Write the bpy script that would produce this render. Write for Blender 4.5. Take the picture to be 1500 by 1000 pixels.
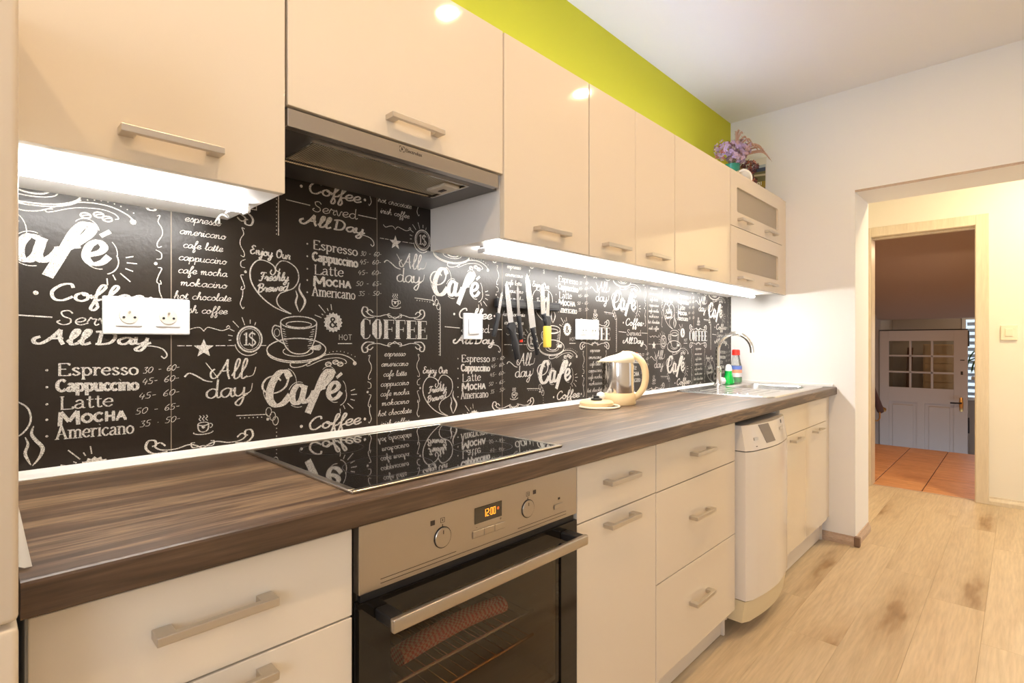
import bpy, bmesh, math, random
from mathutils import Vector, Matrix
PI = math.pi
R_ = random.Random(7)
for o in list(bpy.data.objects): bpy.data.objects.remove(o)
sc = bpy.context.scene
COL = sc.collection
H = 1.135            # eye height above the floor

# ------------------------------------------------------------------ camera
cd = bpy.data.cameras.new('camera'); cam = bpy.data.objects.new('camera', cd); COL.objects.link(cam)
cd.sensor_width = 36; cd.lens = 773/1500*36; cd.clip_start = 0.02; cd.clip_end = 60
cd.shift_y = 2/1500
cam.location = (0, 0, H); cam.rotation_euler = (PI/2, 0, math.atan2(747, 773) - PI/2)
sc.camera = cam
# ------------------------------------------------------------------ world, exposure
w = bpy.data.worlds.new('world'); sc.world = w; w.use_nodes = True
bgn = w.node_tree.nodes['Background']; bgn.inputs[0].default_value = (.62, .78, 1, 1); bgn.inputs[1].default_value = 1.5
sc.view_settings.view_transform = 'Standard'; sc.view_settings.look = 'None'
sc.view_settings.exposure = 0.0; sc.view_settings.gamma = 1; sc.view_settings.use_curve_mapping = False
WARM = (1, .65, .32)
def area(name, loc, size, power, color, rot=(0, 0, 0), sy=None, spread=PI):
    l = bpy.data.lights.new(name, 'AREA'); l.energy = power; l.color = color
    l.shape = 'DISK' if sy is None else 'RECTANGLE'; l.size = size
    if sy: l.size_y = sy
    l.spread = spread
    o = bpy.data.objects.new(name, l); o.location = loc; o.rotation_euler = rot; COL.objects.link(o); return o
LAMPS = [(-.55, .30), (.43, .29), (1.43, .29), (2.42, .27)]
CEIL = 2.562
LAMP_W = 5.9
for i, (x, y) in enumerate(LAMPS):
    area('downlight_bulb', (x, y, CEIL - .022), .062, LAMP_W, WARM)
area('hall_bulb', (4.35, -.35, 2.42), .16, 23, (1, .74, .40))
DAY_FILL_W = 31
area('daylight_fill', (-1.52, -.9, 1.55), 1.0, DAY_FILL_W, (.80, .86, 1), (0, -PI/2 - .35, 0), 1.1)  # added daylight fill at an unseen window, brightens end wall and ceiling
area('stair_daylight', (8.93, .1, .95), .8, 3, (.75, .87, 1), (0, PI/2, 0), .8)
area('stair_fill', (5.9, .45, 2.0), .25, 18, (1, .66, .40))  # added fill without a fitting, brightens landing tiles and soffit
area('chest_fill', (8.25, .35, H+.8), .12, 2.6, (1, .72, .42))  # added fill without a fitting, lights the chest behind the glazed door

# ------------------------------------------------------------------ materials
def mat(name, col, rough=.5, metal=0, coat=0, spec=None, emit=None, es=1, trans=0, ior=None, coat_r=.03):
    m = bpy.data.materials.new(name); m.use_nodes = True
    b = m.node_tree.nodes['Principled BSDF']
    b.inputs['Base Color'].default_value = (*col, 1); b.inputs['Roughness'].default_value = rough
    b.inputs['Metallic'].default_value = metal
    if coat: b.inputs['Coat Weight'].default_value = coat; b.inputs['Coat Roughness'].default_value = coat_r
    if spec is not None: b.inputs['Specular IOR Level'].default_value = spec
    if emit: b.inputs['Emission Color'].default_value = (*emit, 1); b.inputs['Emission Strength'].default_value = es
    if trans: b.inputs['Transmission Weight'].default_value = trans
    if ior: b.inputs['IOR'].default_value = ior
    return m
def nodes(m): return m.node_tree.nodes, m.node_tree.links, m.node_tree.nodes['Principled BSDF']
def noise_bump(m, scale=40, strength=.05, dist=.002, stretch=(1, 1, 1), detail=4):
    N, L, b = nodes(m)
    tc = N.new('ShaderNodeTexCoord'); mp = N.new('ShaderNodeMapping'); mp.inputs['Scale'].default_value = stretch
    n = N.new('ShaderNodeTexNoise'); n.inputs['Scale'].default_value = scale; n.inputs['Detail'].default_value = detail
    bp = N.new('ShaderNodeBump'); bp.inputs['Strength'].default_value = strength; bp.inputs['Distance'].default_value = dist
    L.new(tc.outputs['Object'], mp.inputs['Vector']); L.new(mp.outputs[0], n.inputs['Vector'])
    L.new(n.outputs['Fac'], bp.inputs['Height']); L.new(bp.outputs[0], b.inputs['Normal'])
    return m
def ramp(N, stops):
    r = N.new('ShaderNodeValToRGB'); e = r.color_ramp.elements
    while len(e) < len(stops): e.new(.5)
    for q, (p, c) in zip(e, stops): q.position = p; q.color = (*c, 1)
    return r
def wood(name, stops, scale=3, stretch=(1, 12, 12), rough=.45, coat=0, rand=False, fine=.25, knots=None, bump=.08, spec=.5, distort=.6):
    m = mat(name, stops[0][1], rough, coat=coat, coat_r=.2, spec=spec); N, L, b = nodes(m)
    tc = N.new('ShaderNodeTexCoord'); mp = N.new('ShaderNodeMapping'); mp.inputs['Scale'].default_value = stretch
    L.new(tc.outputs['Object'], mp.inputs['Vector']); vec = mp.outputs[0]
    if rand:
        oi = N.new('ShaderNodeObjectInfo'); mu = N.new('ShaderNodeMath'); mu.operation = 'MULTIPLY'; mu.inputs[1].default_value = 91.
        L.new(oi.outputs['Random'], mu.inputs[0]); ad = N.new('ShaderNodeVectorMath'); ad.operation = 'ADD'
        L.new(vec, ad.inputs[0]); L.new(mu.outputs[0], ad.inputs[1]); vec = ad.outputs[0]
    n = N.new('ShaderNodeTexNoise'); n.inputs['Scale'].default_value = scale; n.inputs['Detail'].default_value = 5
    n.inputs['Distortion'].default_value = distort; n.inputs['Roughness'].default_value = .68; L.new(vec, n.inputs['Vector'])
    r = ramp(N, stops); L.new(n.outputs['Fac'], r.inputs[0]); out = r.outputs[0]
    n2 = N.new('ShaderNodeTexNoise'); n2.inputs['Scale'].default_value = scale*9; n2.inputs['Detail'].default_value = 4; L.new(vec, n2.inputs['Vector'])
    r2 = ramp(N, [(.3, (1 - fine,)*3), (.65, (1, 1, 1))]); L.new(n2.outputs['Fac'], r2.inputs[0])
    mx = N.new('ShaderNodeMix'); mx.data_type = 'RGBA'; mx.blend_type = 'MULTIPLY'; mx.inputs['Factor'].default_value = 1
    L.new(out, mx.inputs['A']); L.new(r2.outputs[0], mx.inputs['B']); out = mx.outputs['Result']
    if knots:
        mp2 = N.new('ShaderNodeMapping'); mp2.inputs['Scale'].default_value = (1.35, 6.4, 1)
        ad2 = N.new('ShaderNodeVectorMath'); ad2.operation = 'ADD'; L.new(tc.outputs['Object'], mp2.inputs['Vector'])
        L.new(mp2.outputs[0], ad2.inputs[0])
        if rand: L.new(mu.outputs[0], ad2.inputs[1])
        wr = N.new('ShaderNodeTexNoise'); wr.inputs['Scale'].default_value = 3.0; L.new(ad2.outputs[0], wr.inputs['Vector'])
        wm = N.new('ShaderNodeMix'); wm.data_type = 'VECTOR'; wm.inputs['Factor'].default_value = .45
        L.new(ad2.outputs[0], wm.inputs['A']); L.new(wr.outputs['Color'], wm.inputs['B'])
        vo = N.new('ShaderNodeTexVoronoi'); vo.voronoi_dimensions = '2D' if rand else '3D'; vo.inputs['Scale'].default_value = .8; L.new(wm.outputs['Result'], vo.inputs['Vector'])
        r3 = ramp(N, [(0., tuple(k*.8 for k in knots)), (.035, knots), (.10, tuple(.6 + .4*k for k in knots)), (.24, (1, 1, 1))]); L.new(vo.outputs['Distance'], r3.inputs[0])
        mx3 = N.new('ShaderNodeMix'); mx3.data_type = 'RGBA'; mx3.blend_type = 'MULTIPLY'; mx3.inputs['Factor'].default_value = 1
        L.new(out, mx3.inputs['A']); L.new(r3.outputs[0], mx3.inputs['B']); out = mx3.outputs['Result']
    if rand:
        r4 = ramp(N, [(0, (.93, .925, .92)), (1, (1.0, 1.0, 1.0))]); L.new(oi.outputs['Random'], r4.inputs[0])
        mx4 = N.new('ShaderNodeMix'); mx4.data_type = 'RGBA'; mx4.blend_type = 'MULTIPLY'; mx4.inputs['Factor'].default_value = 1
        L.new(out, mx4.inputs['A']); L.new(r4.outputs[0], mx4.inputs['B']); out = mx4.outputs['Result']
    L.new(out, b.inputs['Base Color'])
    bp = N.new('ShaderNodeBump'); bp.inputs['Strength'].default_value = bump; bp.inputs['Distance'].default_value = .001
    L.new(n2.outputs['Fac'], bp.inputs['Height']); L.new(bp.outputs[0], b.inputs['Normal'])
    return m
M = {}
M['gloss'] = mat('cream_gloss', (.80, .70, .55), .06)
M['carcass'] = noise_bump(mat('white_melamine', (.82, .80, .77), .45), 300, .03)
M['plinth'] = mat('white_plinth', (.76, .68, .57), .35)
M['wall'] = noise_bump(mat('white_wall', (.89, .87, .84), .8), 18, .12, .003)
M['lime'] = noise_bump(mat('lime_wall', (.62, .60, .025), .75), 25, .05)
M['ceil'] = noise_bump(mat('ceiling_paint', (.90, .89, .88), .5), 9, .05, .003)
M['nickel'] = noise_bump(mat('brushed_nickel', (.62, .57, .50), .38, 1), 200, .03, stretch=(.1, 1, 8))
M['steel'] = noise_bump(mat('brushed_steel', (.50, .455, .40), .29, 1), 120, .04, stretch=(.05, 3, 8))
M['chrome'] = mat('chrome', (.80, .78, .75), .09, 1)
M['sink'] = noise_bump(mat('sink_steel', (.74, .73, .72), .24, 1), 160, .03)
M['dark_metal'] = mat('dark_hood_underside', (.16, .145, .13), .42, .85)
M['black'] = mat('black_plastic', (.012, .011, .011), .45)
M['grip'] = noise_bump(mat('black_knife_grip', (.014, .013, .014), .6, spec=.3), 60, .1)
M['blackglass'] = mat('black_glass', (.006, .005, .005), .03, spec=.9, coat=1)
M['doorglass'] = mat('dark_oven_glass', (.010, .008, .006), .05, spec=.45)
M['white'] = mat('white_plastic', (.85, .85, .84), .3)
M['socket'] = mat('socket_shade_tint', (.72, .66, .56), .4)  # tan tint puts the shade of the recess into the colour
M['led'] = mat('led_diffuser', (.9, .9, .9), .4, emit=(1, .99, .96), es=72)
M['uplight_fill'] = mat('uplight_fill_glow', (.9, .9, .9), .4, emit=(.52, .61, 1), es=26)  # glow of the unseen strip added for the bluish ceiling
M['lens'] = mat('lamp_lens', (.9, .9, .9), .4, emit=(1, .86, .62), es=30)
M['orange'] = mat('orange_digits', (.1, .03, 0), .5, emit=(1, .33, .03), es=2.2)
M['print'] = mat('dark_print', (.05, .035, .025), .5)
M['splash'] = noise_bump(mat('blackboard_laminate', (.014, .0085, .0045), .38, spec=.4), 110, .4, .0014)
M['seam'] = mat('pale_seam', (.25, .2, .15), .6)
M['trimw'] = mat('white_trim', (.90, .89, .86), .3)
M['worktop'] = wood('walnut_worktop', [(.26, (.040, .019, .008)), (.44, (.082, .043, .020)), (.54, (.13, .074, .037)), (.60, (.27, .17, .092)), (.66, (.11, .060, .029)), (.82, (.068, .036, .016))], 2.0, (.5, 9, 9), .42, spec=.6, fine=.45, knots=(.55, .5, .45))
M['plank'] = wood('oak_laminate', [(.25, (.54, .40, .245)), (.5, (.64, .50, .32)), (.75, (.70, .56, .38))], 2.0, (.45, 6, 6), .40, rand=True, fine=.17, knots=(.60, .49, .38), bump=.05, distort=1.2)
M['gap'] = mat('floor_joint', (.34, .24, .14), .8)
M['tile'] = wood('terracotta_tile', [(.25, (.54, .23, .09)), (.5, (.72, .34, .14)), (.75, (.82, .45, .21))], 2.4, (5, .9, 5), .42, rand=True, fine=.25, bump=.1)
M['grout'] = mat('tile_grout', (.10, .04, .02), .9)
M['casing'] = wood('pale_oak_casing', [(.3, (.70, .58, .40)), (.7, (.80, .69, .50))], 3, (9, 9, .6), .4, fine=.08)
M['base_brown'] = wood('brown_skirting', [(.3, (.50, .35, .25)), (.7, (.64, .49, .37))], 3, (3, 3, 9), .4, fine=.2)
M['hallwall'] = noise_bump(mat('hall_wall', (.86, .80, .66), .8), 18, .1, .003)
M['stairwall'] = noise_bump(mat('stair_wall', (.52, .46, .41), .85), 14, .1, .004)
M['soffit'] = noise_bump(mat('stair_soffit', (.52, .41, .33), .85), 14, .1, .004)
M['doorpaint'] = mat('old_door_paint', (.53, .49, .47), .5)
M['rail'] = mat('red_brown_wood', (.13, .035, .012), .4)
M['brass'] = mat('aged_brass', (.75, .45, .16), .3, 1)
M['cream'] = mat('cream_plastic', (.86, .66, .36), .32)
M['creamlight'] = mat('light_cream_plastic', (.88, .78, .56), .28)
M['yellow'] = mat('yellow_handle', (.85, .62, .08), .4)
M['red'] = mat('red_plastic', (.75, .03, .015), .35)
M['blade'] = mat('knife_steel', (.80, .76, .72), .25, 1)
M['green_liq'] = mat('green_detergent', (.0, .42, .05), .2, spec=.6)
M['greenglass'] = mat('green_glass', (.02, .26, .15), .08, spec=.7)
M['clear'] = mat('clear_plastic', (.93, .95, .94), .06, trans=.85, ior=1.25)
M['blue'] = mat('label_blue', (.12, .2, .6), .4)
M['orange_l'] = mat('label_orange', (.85, .38, .22), .4)
M['frost'] = noise_bump(mat('frosted_glass', (.42, .36, .27), .5, spec=.4), 200, .08)
M['paper'] = mat('paper', (.80, .76, .68), .7)
M['lilac'] = mat('lilac_petal', (.46, .33, .48), .7)
M['mauve'] = mat('mauve_petal', (.55, .36, .38), .7)
M['dryrust'] = mat('rust_petal', (.42, .14, .08), .7)
M['plum'] = mat('plum_petal', (.14, .05, .06), .7)
M['plume'] = mat('dried_grass', (.52, .33, .24), .8)
M['olive'] = mat('dried_stem', (.25, .22, .10), .8)
M['leaf'] = mat('green_leaf', (.04, .12, .03), .5)
M['gray_lcd'] = mat('grey_display', (.23, .19, .16), .15)
M['dw_plinth'] = mat('yellowed_plinth', (.78, .66, .42), .4)
M['catch'] = mat('filter_catch_plastic', (.62, .56, .46), .45)
M['blind'] = mat('window_slat', (.55, .62, .70), .4)
M['sky_back'] = mat('daylight_behind_blind', (.5, .6, .7), .5, emit=(.72, .85, 1.0), es=1.6)
M['cavity'] = mat('oven_enamel', (.20, .155, .10), .35)
M['rack'] = mat('oven_rack', (.85, .55, .22), .25, 1)
M['cab_in'] = mat('chest_wood', (.70, .48, .26), .5)
# tinted oven door glass (mirror-like dark glass you can see through)
m = bpy.data.materials.new('tinted_glass'); m.use_nodes = True; N = m.node_tree.nodes; L = m.node_tree.links; N.clear()
o_ = N.new('ShaderNodeOutputMaterial'); tr = N.new('ShaderNodeBsdfTransparent'); tr.inputs[0].default_value = (.70, .62, .52, 1)
gl = N.new('ShaderNodeBsdfGlossy'); gl.inputs['Roughness'].default_value = .03; gl.inputs['Color'].default_value = (.9, .9, .9, 1)
fr = N.new('ShaderNodeFresnel'); fr.inputs[0].default_value = 1.6; mx = N.new('ShaderNodeMixShader')
ge = N.new('ShaderNodeNewGeometry'); iv = N.new('ShaderNodeMath'); iv.operation = 'SUBTRACT'; iv.inputs[0].default_value = 1; L.new(ge.outputs['Backfacing'], iv.inputs[1]); ml = N.new('ShaderNodeMath'); ml.operation = 'MULTIPLY'; L.new(fr.outputs[0], ml.inputs[0]); L.new(iv.outputs[0], ml.inputs[1])
L.new(ml.outputs[0], mx.inputs[0]); L.new(tr.outputs[0], mx.inputs[1]); L.new(gl.outputs[0], mx.inputs[2]); L.new(mx.outputs[0], o_.inputs[0]); M['tinted'] = m
m2 = m.copy(); m2.name = 'window_pane'; M['pane'] = m2
[n for n in m2.node_tree.nodes if n.type == 'BSDF_TRANSPARENT'][0].inputs[0].default_value = (.8, .8, .78, 1)
[n for n in m2.node_tree.nodes if n.type == 'FRESNEL'][0].inputs[0].default_value = 1.5
# chalk: white broken up by the dark board showing through
m = mat('chalk', (.78, .74, .68), .7, spec=.2); N, L, b = nodes(m)
tc = N.new('ShaderNodeTexCoord'); n = N.new('ShaderNodeTexNoise'); n.inputs['Scale'].default_value = 620; n.inputs['Detail'].default_value = 3
L.new(tc.outputs['Object'], n.inputs['Vector']); r = ramp(N, [(.34, (.22, .19, .16)), (.57, (.70, .66, .60))]); L.new(n.outputs['Fac'], r.inputs[0]); L.new(r.outputs[0], b.inputs['Base Color']); M['chalk'] = m
# perforated filter
m = mat('filter_mesh', (.3, .27, .2), .4, .9); N, L, b = nodes(m)
tc = N.new('ShaderNodeTexCoord'); wv = N.new('ShaderNodeTexWave'); wv.inputs['Scale'].default_value = 60; wv.bands_direction = 'X'
L.new(tc.outputs['Object'], wv.inputs['Vector']); r = ramp(N, [(.3, (.22, .19, .13)), (.7, (.85, .76, .56))]); L.new(wv.outputs['Fac'], r.inputs[0]); L.new(r.outputs[0], b.inputs['Base Color'])
bp = N.new('ShaderNodeBump'); bp.inputs['Strength'].default_value = .6; bp.inputs['Distance'].default_value = .001; L.new(wv.outputs['Fac'], bp.inputs['Height']); L.new(bp.outputs[0], b.inputs['Normal']); M['filter'] = m
# red and white checked cloth
m = mat('checked_cloth', (.6, .1, .08), .9); N, L, b = nodes(m)
tc = N.new('ShaderNodeTexCoord'); ck = N.new('ShaderNodeTexChecker'); ck.inputs['Scale'].default_value = 170; ck.inputs['Color1'].default_value = (.75, .12, .08, 1); ck.inputs['Color2'].default_value = (.85, .6, .5, 1)
L.new(tc.outputs['Object'], ck.inputs['Vector']); L.new(ck.outputs[0], b.inputs['Base Color']); M['check'] = m

# ------------------------------------------------------------------ object helpers
def origin_of(o):
    v = Vector((0, 0, 0))
    while o is not None: v += Vector(o.location); o = o.parent
    return v
def tag(o, label=None, cat=None, group=None, kind=None):
    if label: o['label'] = label
    if cat: o['category'] = cat
    if group: o['group'] = group
    if kind: o['kind'] = kind
    return o
def empty(name, loc, label=None, cat=None, group=None, kind=None):
    o = bpy.data.objects.new(name, None); o.empty_display_size = .05; o.location = loc; COL.objects.link(o)
    return tag(o, label, cat, group, kind)
def obj(name, bm, m, parent=None, at=None, smooth=False, label=None):
    """bm in world coordinates; linked as ONE mesh object, origin at its thing's base (or at `at`)."""
    me = bpy.data.meshes.new(name)
    bm.normal_update(); bm.to_mesh(me); bm.free()
    ms = m if isinstance(m, (list, tuple)) else [m]
    for q in ms: me.materials.append(q)
    po = origin_of(parent) if parent else Vector((0, 0, 0))
    if at is None:
        if parent: at = po
        else:
            xs = [v.co for v in me.vertices]
            at = Vector((sum(v.x for v in xs)/len(xs), sum(v.y for v in xs)/len(xs), min(v.z for v in xs)))
    at = Vector(at); me.transform(Matrix.Translation(-at))
    if smooth:
        for p in me.polygons: p.use_smooth = True
        try: me.set_sharp_from_angle(angle=math.radians(35))
        except Exception: pass
    o = bpy.data.objects.new(name, me); o.location = at - po; o.parent = parent; COL.objects.link(o)
    if label: o['label'] = label
    return o
def inst(name, src, at, parent, rot=None, label=None):
    o = bpy.data.objects.new(name, src.data); o.parent = parent; o.location = Vector(at) - (origin_of(parent) if parent else Vector((0, 0, 0)))
    if rot: o.rotation_euler = rot
    COL.objects.link(o)
    if label: o['label'] = label
    return o
def BM(): return bmesh.new()
def box(bm, a, b, bev=0, seg=2, mi=0):
    x0, x1 = sorted((a[0], b[0])); y0, y1 = sorted((a[1], b[1])); z0, z1 = sorted((a[2], b[2]))
    t = bmesh.new()
    vs = [t.verts.new(p) for p in ((x0, y0, z0), (x1, y0, z0), (x1, y1, z0), (x0, y1, z0), (x0, y0, z1), (x1, y0, z1), (x1, y1, z1), (x0, y1, z1))]
    for f in ((0, 3, 2, 1), (4, 5, 6, 7), (0, 1, 5, 4), (1, 2, 6, 5), (2, 3, 7, 6), (3, 0, 4, 7)): t.faces.new([vs[i] for i in f])
    if bev: bmesh.ops.bevel(t, geom=t.edges[:], offset=bev, segments=seg, affect='EDGES', profile=.5)
    merge(bm, t, mi); return bm
def merge(bm, t, mi=0):
    mp = {}
    for v in t.verts: mp[v] = bm.verts.new(v.co)
    for f in t.faces:
        try: g = bm.faces.new([mp[v] for v in f.verts]); g.material_index = mi
        except ValueError: pass
    t.free()
def B(a, b, bev=0, seg=2): return box(BM(), a, b, bev, seg)
def tube(bm, pts, r, n=10, cap=True, mi=0, flat=None):
    pts = [Vector(p) for p in pts]; k = len(pts); rs = r if isinstance(r, (list, tuple)) else [r]*k
    rings = []; up = None
    for i in range(k):
        d = (pts[min(i+1, k-1)] - pts[max(i-1, 0)]).normalized()
        if up is None:
            up = Vector((0, 0, 1)) if abs(d.z) < .9 else Vector((1, 0, 0))
        s_ = d.cross(up).normalized(); up = s_.cross(d).normalized()
        rr = rs[i]; ra, rb = (rr, rr) if not isinstance(rr, tuple) else rr
        rings.append([bm.verts.new(pts[i] + s_*ra*math.cos(2*PI*j/n) + up*rb*math.sin(2*PI*j/n)) for j in range(n)])
    for i in range(k-1):
        for j in range(n):
            f = bm.faces.new((rings[i][j], rings[i][(j+1) % n], rings[i+1][(j+1) % n], rings[i+1][j])); f.material_index = mi
    if cap:
        bm.faces.new(rings[0][::-1]).material_index = mi; bm.faces.new(rings[-1]).material_index = mi
    return bm
def lathe(bm, prof, c, n=32, mi=0):
    rings = []
    for r, z in prof:
        rings.append([bm.verts.new((c[0] + r*math.cos(2*PI*j/n), c[1] + r*math.sin(2*PI*j/n), c[2] + z)) for j in range(n)])
    for i in range(len(prof)-1):
        for j in range(n):
            f = bm.faces.new((rings[i][j], rings[i][(j+1) % n], rings[i+1][(j+1) % n], rings[i+1][j])); f.material_index = mi
    if prof[0][0] > 1e-4: bm.faces.new(rings[0][::-1]).material_index = mi
    if prof[-1][0] > 1e-4: bm.faces.new(rings[-1]).material_index = mi
    return bm
def prism(bm, poly, f0, f1, mi=0):
    """poly: 2-D outline; f0/f1 map (a,b) to the two end faces."""
    v0 = [bm.verts.new(f0(*p)) for p in poly]; v1 = [bm.verts.new(f1(*p)) for p in poly]; n = len(poly)
    bm.faces.new(v0[::-1]).material_index = mi; bm.faces.new(v1).material_index = mi
    for i in range(n): bm.faces.new((v0[i], v0[(i+1) % n], v1[(i+1) % n], v1[i])).material_index = mi
    bmesh.ops.recalc_face_normals(bm, faces=bm.faces)
    return bm
def crom(p, k=6, closed=False):
    if len(p) < 3: return [tuple(q) for q in p]
    P_ = [p[0]] + list(p) + [p[-1]]
    if closed: P_ = [p[-1]] + list(p) + [p[0], p[1]]
    out = []; dim = len(p[0])
    for i in range(1, len(P_)-2):
        for j in range(k):
            t = j/k; a, b, c, d = P_[i-1], P_[i], P_[i+1], P_[i+2]
            out.append(tuple(.5*((2*b[q]) + (c[q]-a[q])*t + (2*a[q]-5*b[q]+4*c[q]-d[q])*t*t + (-a[q]+3*b[q]-3*c[q]+d[q])*t**3) for q in range(dim)))
    out.append(tuple(P_[-2])); return out

# ------------------------------------------------------------------ setting: floor
FX0, FX1, FY0 = -1.6, 5.06, -1.9
fl = obj('floor', B((FX0, FY0, -.05), (FX1, 1.40, -.008)), M['gap']); tag(fl, 'pale oak laminate floor of long planks running along the kitchen', 'floor', kind='structure')
PW, PL = .1915, 1.285
pb = obj('floor_plank', B((0, 0, -.008), (PL - .0005, PW - .0005, 0), .0003, 1), M['plank'], fl, at=(0, 0, 0)); first = True
row = 0; y = .1125 - PW*11
while y < 1.2:
    off = (row*.437 + .31*((row*7) % 3)) % 1
    x = FX0 - off*PL
    while x < FX1:
        xa, xb = max(x, FX0), min(x + PL, FX1)
        if xb - xa > .02 and not (xb < 3.2 and y > .88):
            ya, yb = max(y, FY0), y + PW
            if xb - xa > PL - .001 and ya == y:
                if first: pb.location = Vector((x, y, 0)) - origin_of(fl); first = False
                else: inst('floor_plank', pb, (x, y, 0), fl)
            else:
                obj('floor_plank', B((xa, ya, -.008), (xb - .0005, yb - .0005, 0), .0003, 1), M['plank'], fl, at=(xa, ya, 0))
        x += PL
    y += PW; row += 1
# ------------------------------------------------------------------ setting: walls, ceiling
def struct(name, bm, m, label, cat, at=None): return tag(obj(name, bm, m, at=at), label, cat, kind='structure')
struct('wall_back', B((-1.6, 1.364, 0), (3.81, 1.5, 2.62)), M['lime'], 'lime green painted wall above the upper cabinets', 'wall', at=(1, 1.4, 0))
bm = BM(); box(bm, (3.46, .671, -.04), (3.81, 1.364, CEIL)); box(bm, (3.46, -1.9, H+.846), (3.81, .671, CEIL)); box(bm, (3.46, -1.9, -.04), (3.81, -1.3, H+.846))
struct('wall_end', bm, M['wall'], 'white end wall with a wide opening into the hall', 'wall')
struct('wall_front', B((-1.6, -2.0, 0), (3.81, -1.9, 2.62)), M['wall'], 'white wall facing the kitchen units', 'wall')
bm = BM(); 
for a, b_ in (((-1.7, -2.0, 0), (-1.6, 1.5, .95)), ((-1.7, -2.0, 2.15), (-1.6, 1.5, 2.62)), ((-1.7, -2.0, .95), (-1.6, -1.5, 2.15)), ((-1.7, -.3, .95), (-1.6, 1.5, 2.15))): box(bm, a, b_)
struct('wall_left', bm, M['wall'], 'white wall with the added kitchen window', 'wall')
struct('ceiling', B((-1.7, -2.0, CEIL), (3.81, 1.5, 2.66)), M['ceil'], 'plain white ceiling over the kitchen', 'ceiling')
wn = empty('added_window', (-1.65, -.9, .95), 'white framed unseen kitchen window added for cool daylight', 'window', kind='structure')  # unseen window, put in as the source of the cool fill
bm = BM()
for a, b_ in (((-1.68, -1.5, .95), (-1.62, -.3, 1.01)), ((-1.68, -1.5, 2.09), (-1.62, -.3, 2.15)), ((-1.68, -1.5, 1.01), (-1.62, -1.44, 2.09)), ((-1.68, -.36, 1.01), (-1.62, -.3, 2.09)), ((-1.68, -.93, 1.01), (-1.62, -.87, 2.09))): box(bm, a, b_, .006)
obj('window_frame', bm, M['white'], wn)
obj('pane', B((-1.655, -1.44, 1.01), (-1.65, -.93, 2.09)), M['pane'], wn); obj('pane', B((-1.655, -.87, 1.01), (-1.65, -.36, 2.09)), M['pane'], wn)
# opening trims (steel corner bead above the hall opening)
struct('trim_1', B((3.452, -1.3, H+.842), (3.459, .671, H+.853)), M['base_brown'], 'thin brown edge strip over the hall opening', 'trim')
def skirting(a, b, n, h=.05, t=.016):
    """profile swept from a to b on the floor; n = outward unit vector."""
    a, b, n = Vector(a), Vector(b), Vector(n)
    poly = [(0, 0), (t, 0), (t, h*.45), (t*.75, h*.62), (t*.45, h*.78), (t*.35, h), (0, h)]
    return prism(BM(), poly, lambda p, q: a + n*p + Vector((0, 0, q)), lambda p, q: b + n*p + Vector((0, 0, q)))
s_ = struct('baseboard_end', skirting((3.46, .655, 0), (3.46, .85, 0), (-1, 0, 0)), M['base_brown'], 'short brown moulded skirting at the foot of the end wall', 'skirting')
struct('baseboard_opening', skirting((3.444, .671, 0), (3.80, .671, 0), (0, -1, 0)), M['base_brown'], 'brown skirting turning into the hall opening', 'skirting')
struct('trim_2', B((3.436, .645, 0), (3.465, .674, .054), .004), mat('dark_corner', (.20, .12, .075), .5), 'dark corner piece joining the brown skirting', 'trim')
# hall
bm = BM(); HZ = 2.56
box(bm, (5.01, -2.0, 0), (5.13, .19, HZ)); box(bm, (5.01, .19, H+.87), (5.13, .93, HZ)); box(bm, (5.01, .93, 0), (5.13, 1.5, HZ))
struct('wall_hall', bm, M['hallwall'], 'brightly lit cream hall wall around the doorway', 'wall')
struct('wall_hall_side', B((3.81, 1.05, 0), (5.01, 1.15, HZ)), M['hallwall'], 'cream side wall of the hall', 'wall')
struct('ceiling_hall', B((3.81, -2.0, HZ), (5.13, 1.5, 2.64)), M['ceil'], 'white hall ceiling', 'ceiling')
dc = empty('door_1', (5.0, .56, 0), 'pale oak casing of the open doorway in the hall', 'doorway', kind='structure')
bm = BM(); box(bm, (4.99, .166, 0), (5.01, .238, H+.912), .003); box(bm, (4.99, .238, H+.838), (5.01, .86, H+.912), .003); box(bm, (4.99, .86, 0), (5.01, .932, H+.912), .003); obj('casing', bm, M['casing'], dc)
bm = BM(); box(bm, (5.0, .226, 0), (5.14, .242, H+.85)); box(bm, (5.0, .242, H+.835), (5.14, .86, H+.85)); box(bm, (5.0, .86, 0), (5.14, .876, H+.85)); box(bm, (5.05, .242, H+.822), (5.09, .86, H+.836)); obj('jamb', bm, M['casing'], dc)
struct('baseboard_hall', skirting((5.01, -1.9, 0), (5.01, .166, 0), (-1, 0, 0), .055, .018), M['casing'], 'pale skirting below the hall light switch', 'skirting')
# tiled landing
tl = struct('floor_landing', B((5.062, -1.2, -.16), (7.12, 1.30, -.006)), M['grout'], 'landing of terracotta coloured tiles behind the doorway', 'floor')
cols = [(-1.2, -.70, (5.3, 6.1, 7.12)), (-.70, -.385, (5.9, 7.12)), (-.385, -.07, (5.6, 6.5, 7.12)), (-.07, .242, (6.1, 7.12)), (.242, .552, (5.67, 6.63, 7.12)), (.552, .868, (6.77, 7.12)), (.868, 1.30, (6.2, 7.12))]
for y0, y1, xs in cols:
    x0 = 5.064
    for x1 in xs:
        obj('floor_tile', B((x0 + .003, y0 + .003, -.006), (x1 - .003, y1 - .003, .0), .002, 1), M['tile'], tl, at=(x0, y0, 0)); x0 = x1
struct('trim_3', B((5.045, .242, -.004), (5.066, .86, .003), .001, 1), M['base_brown'], 'narrow brown threshold strip between laminate and tiles', 'trim')
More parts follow.
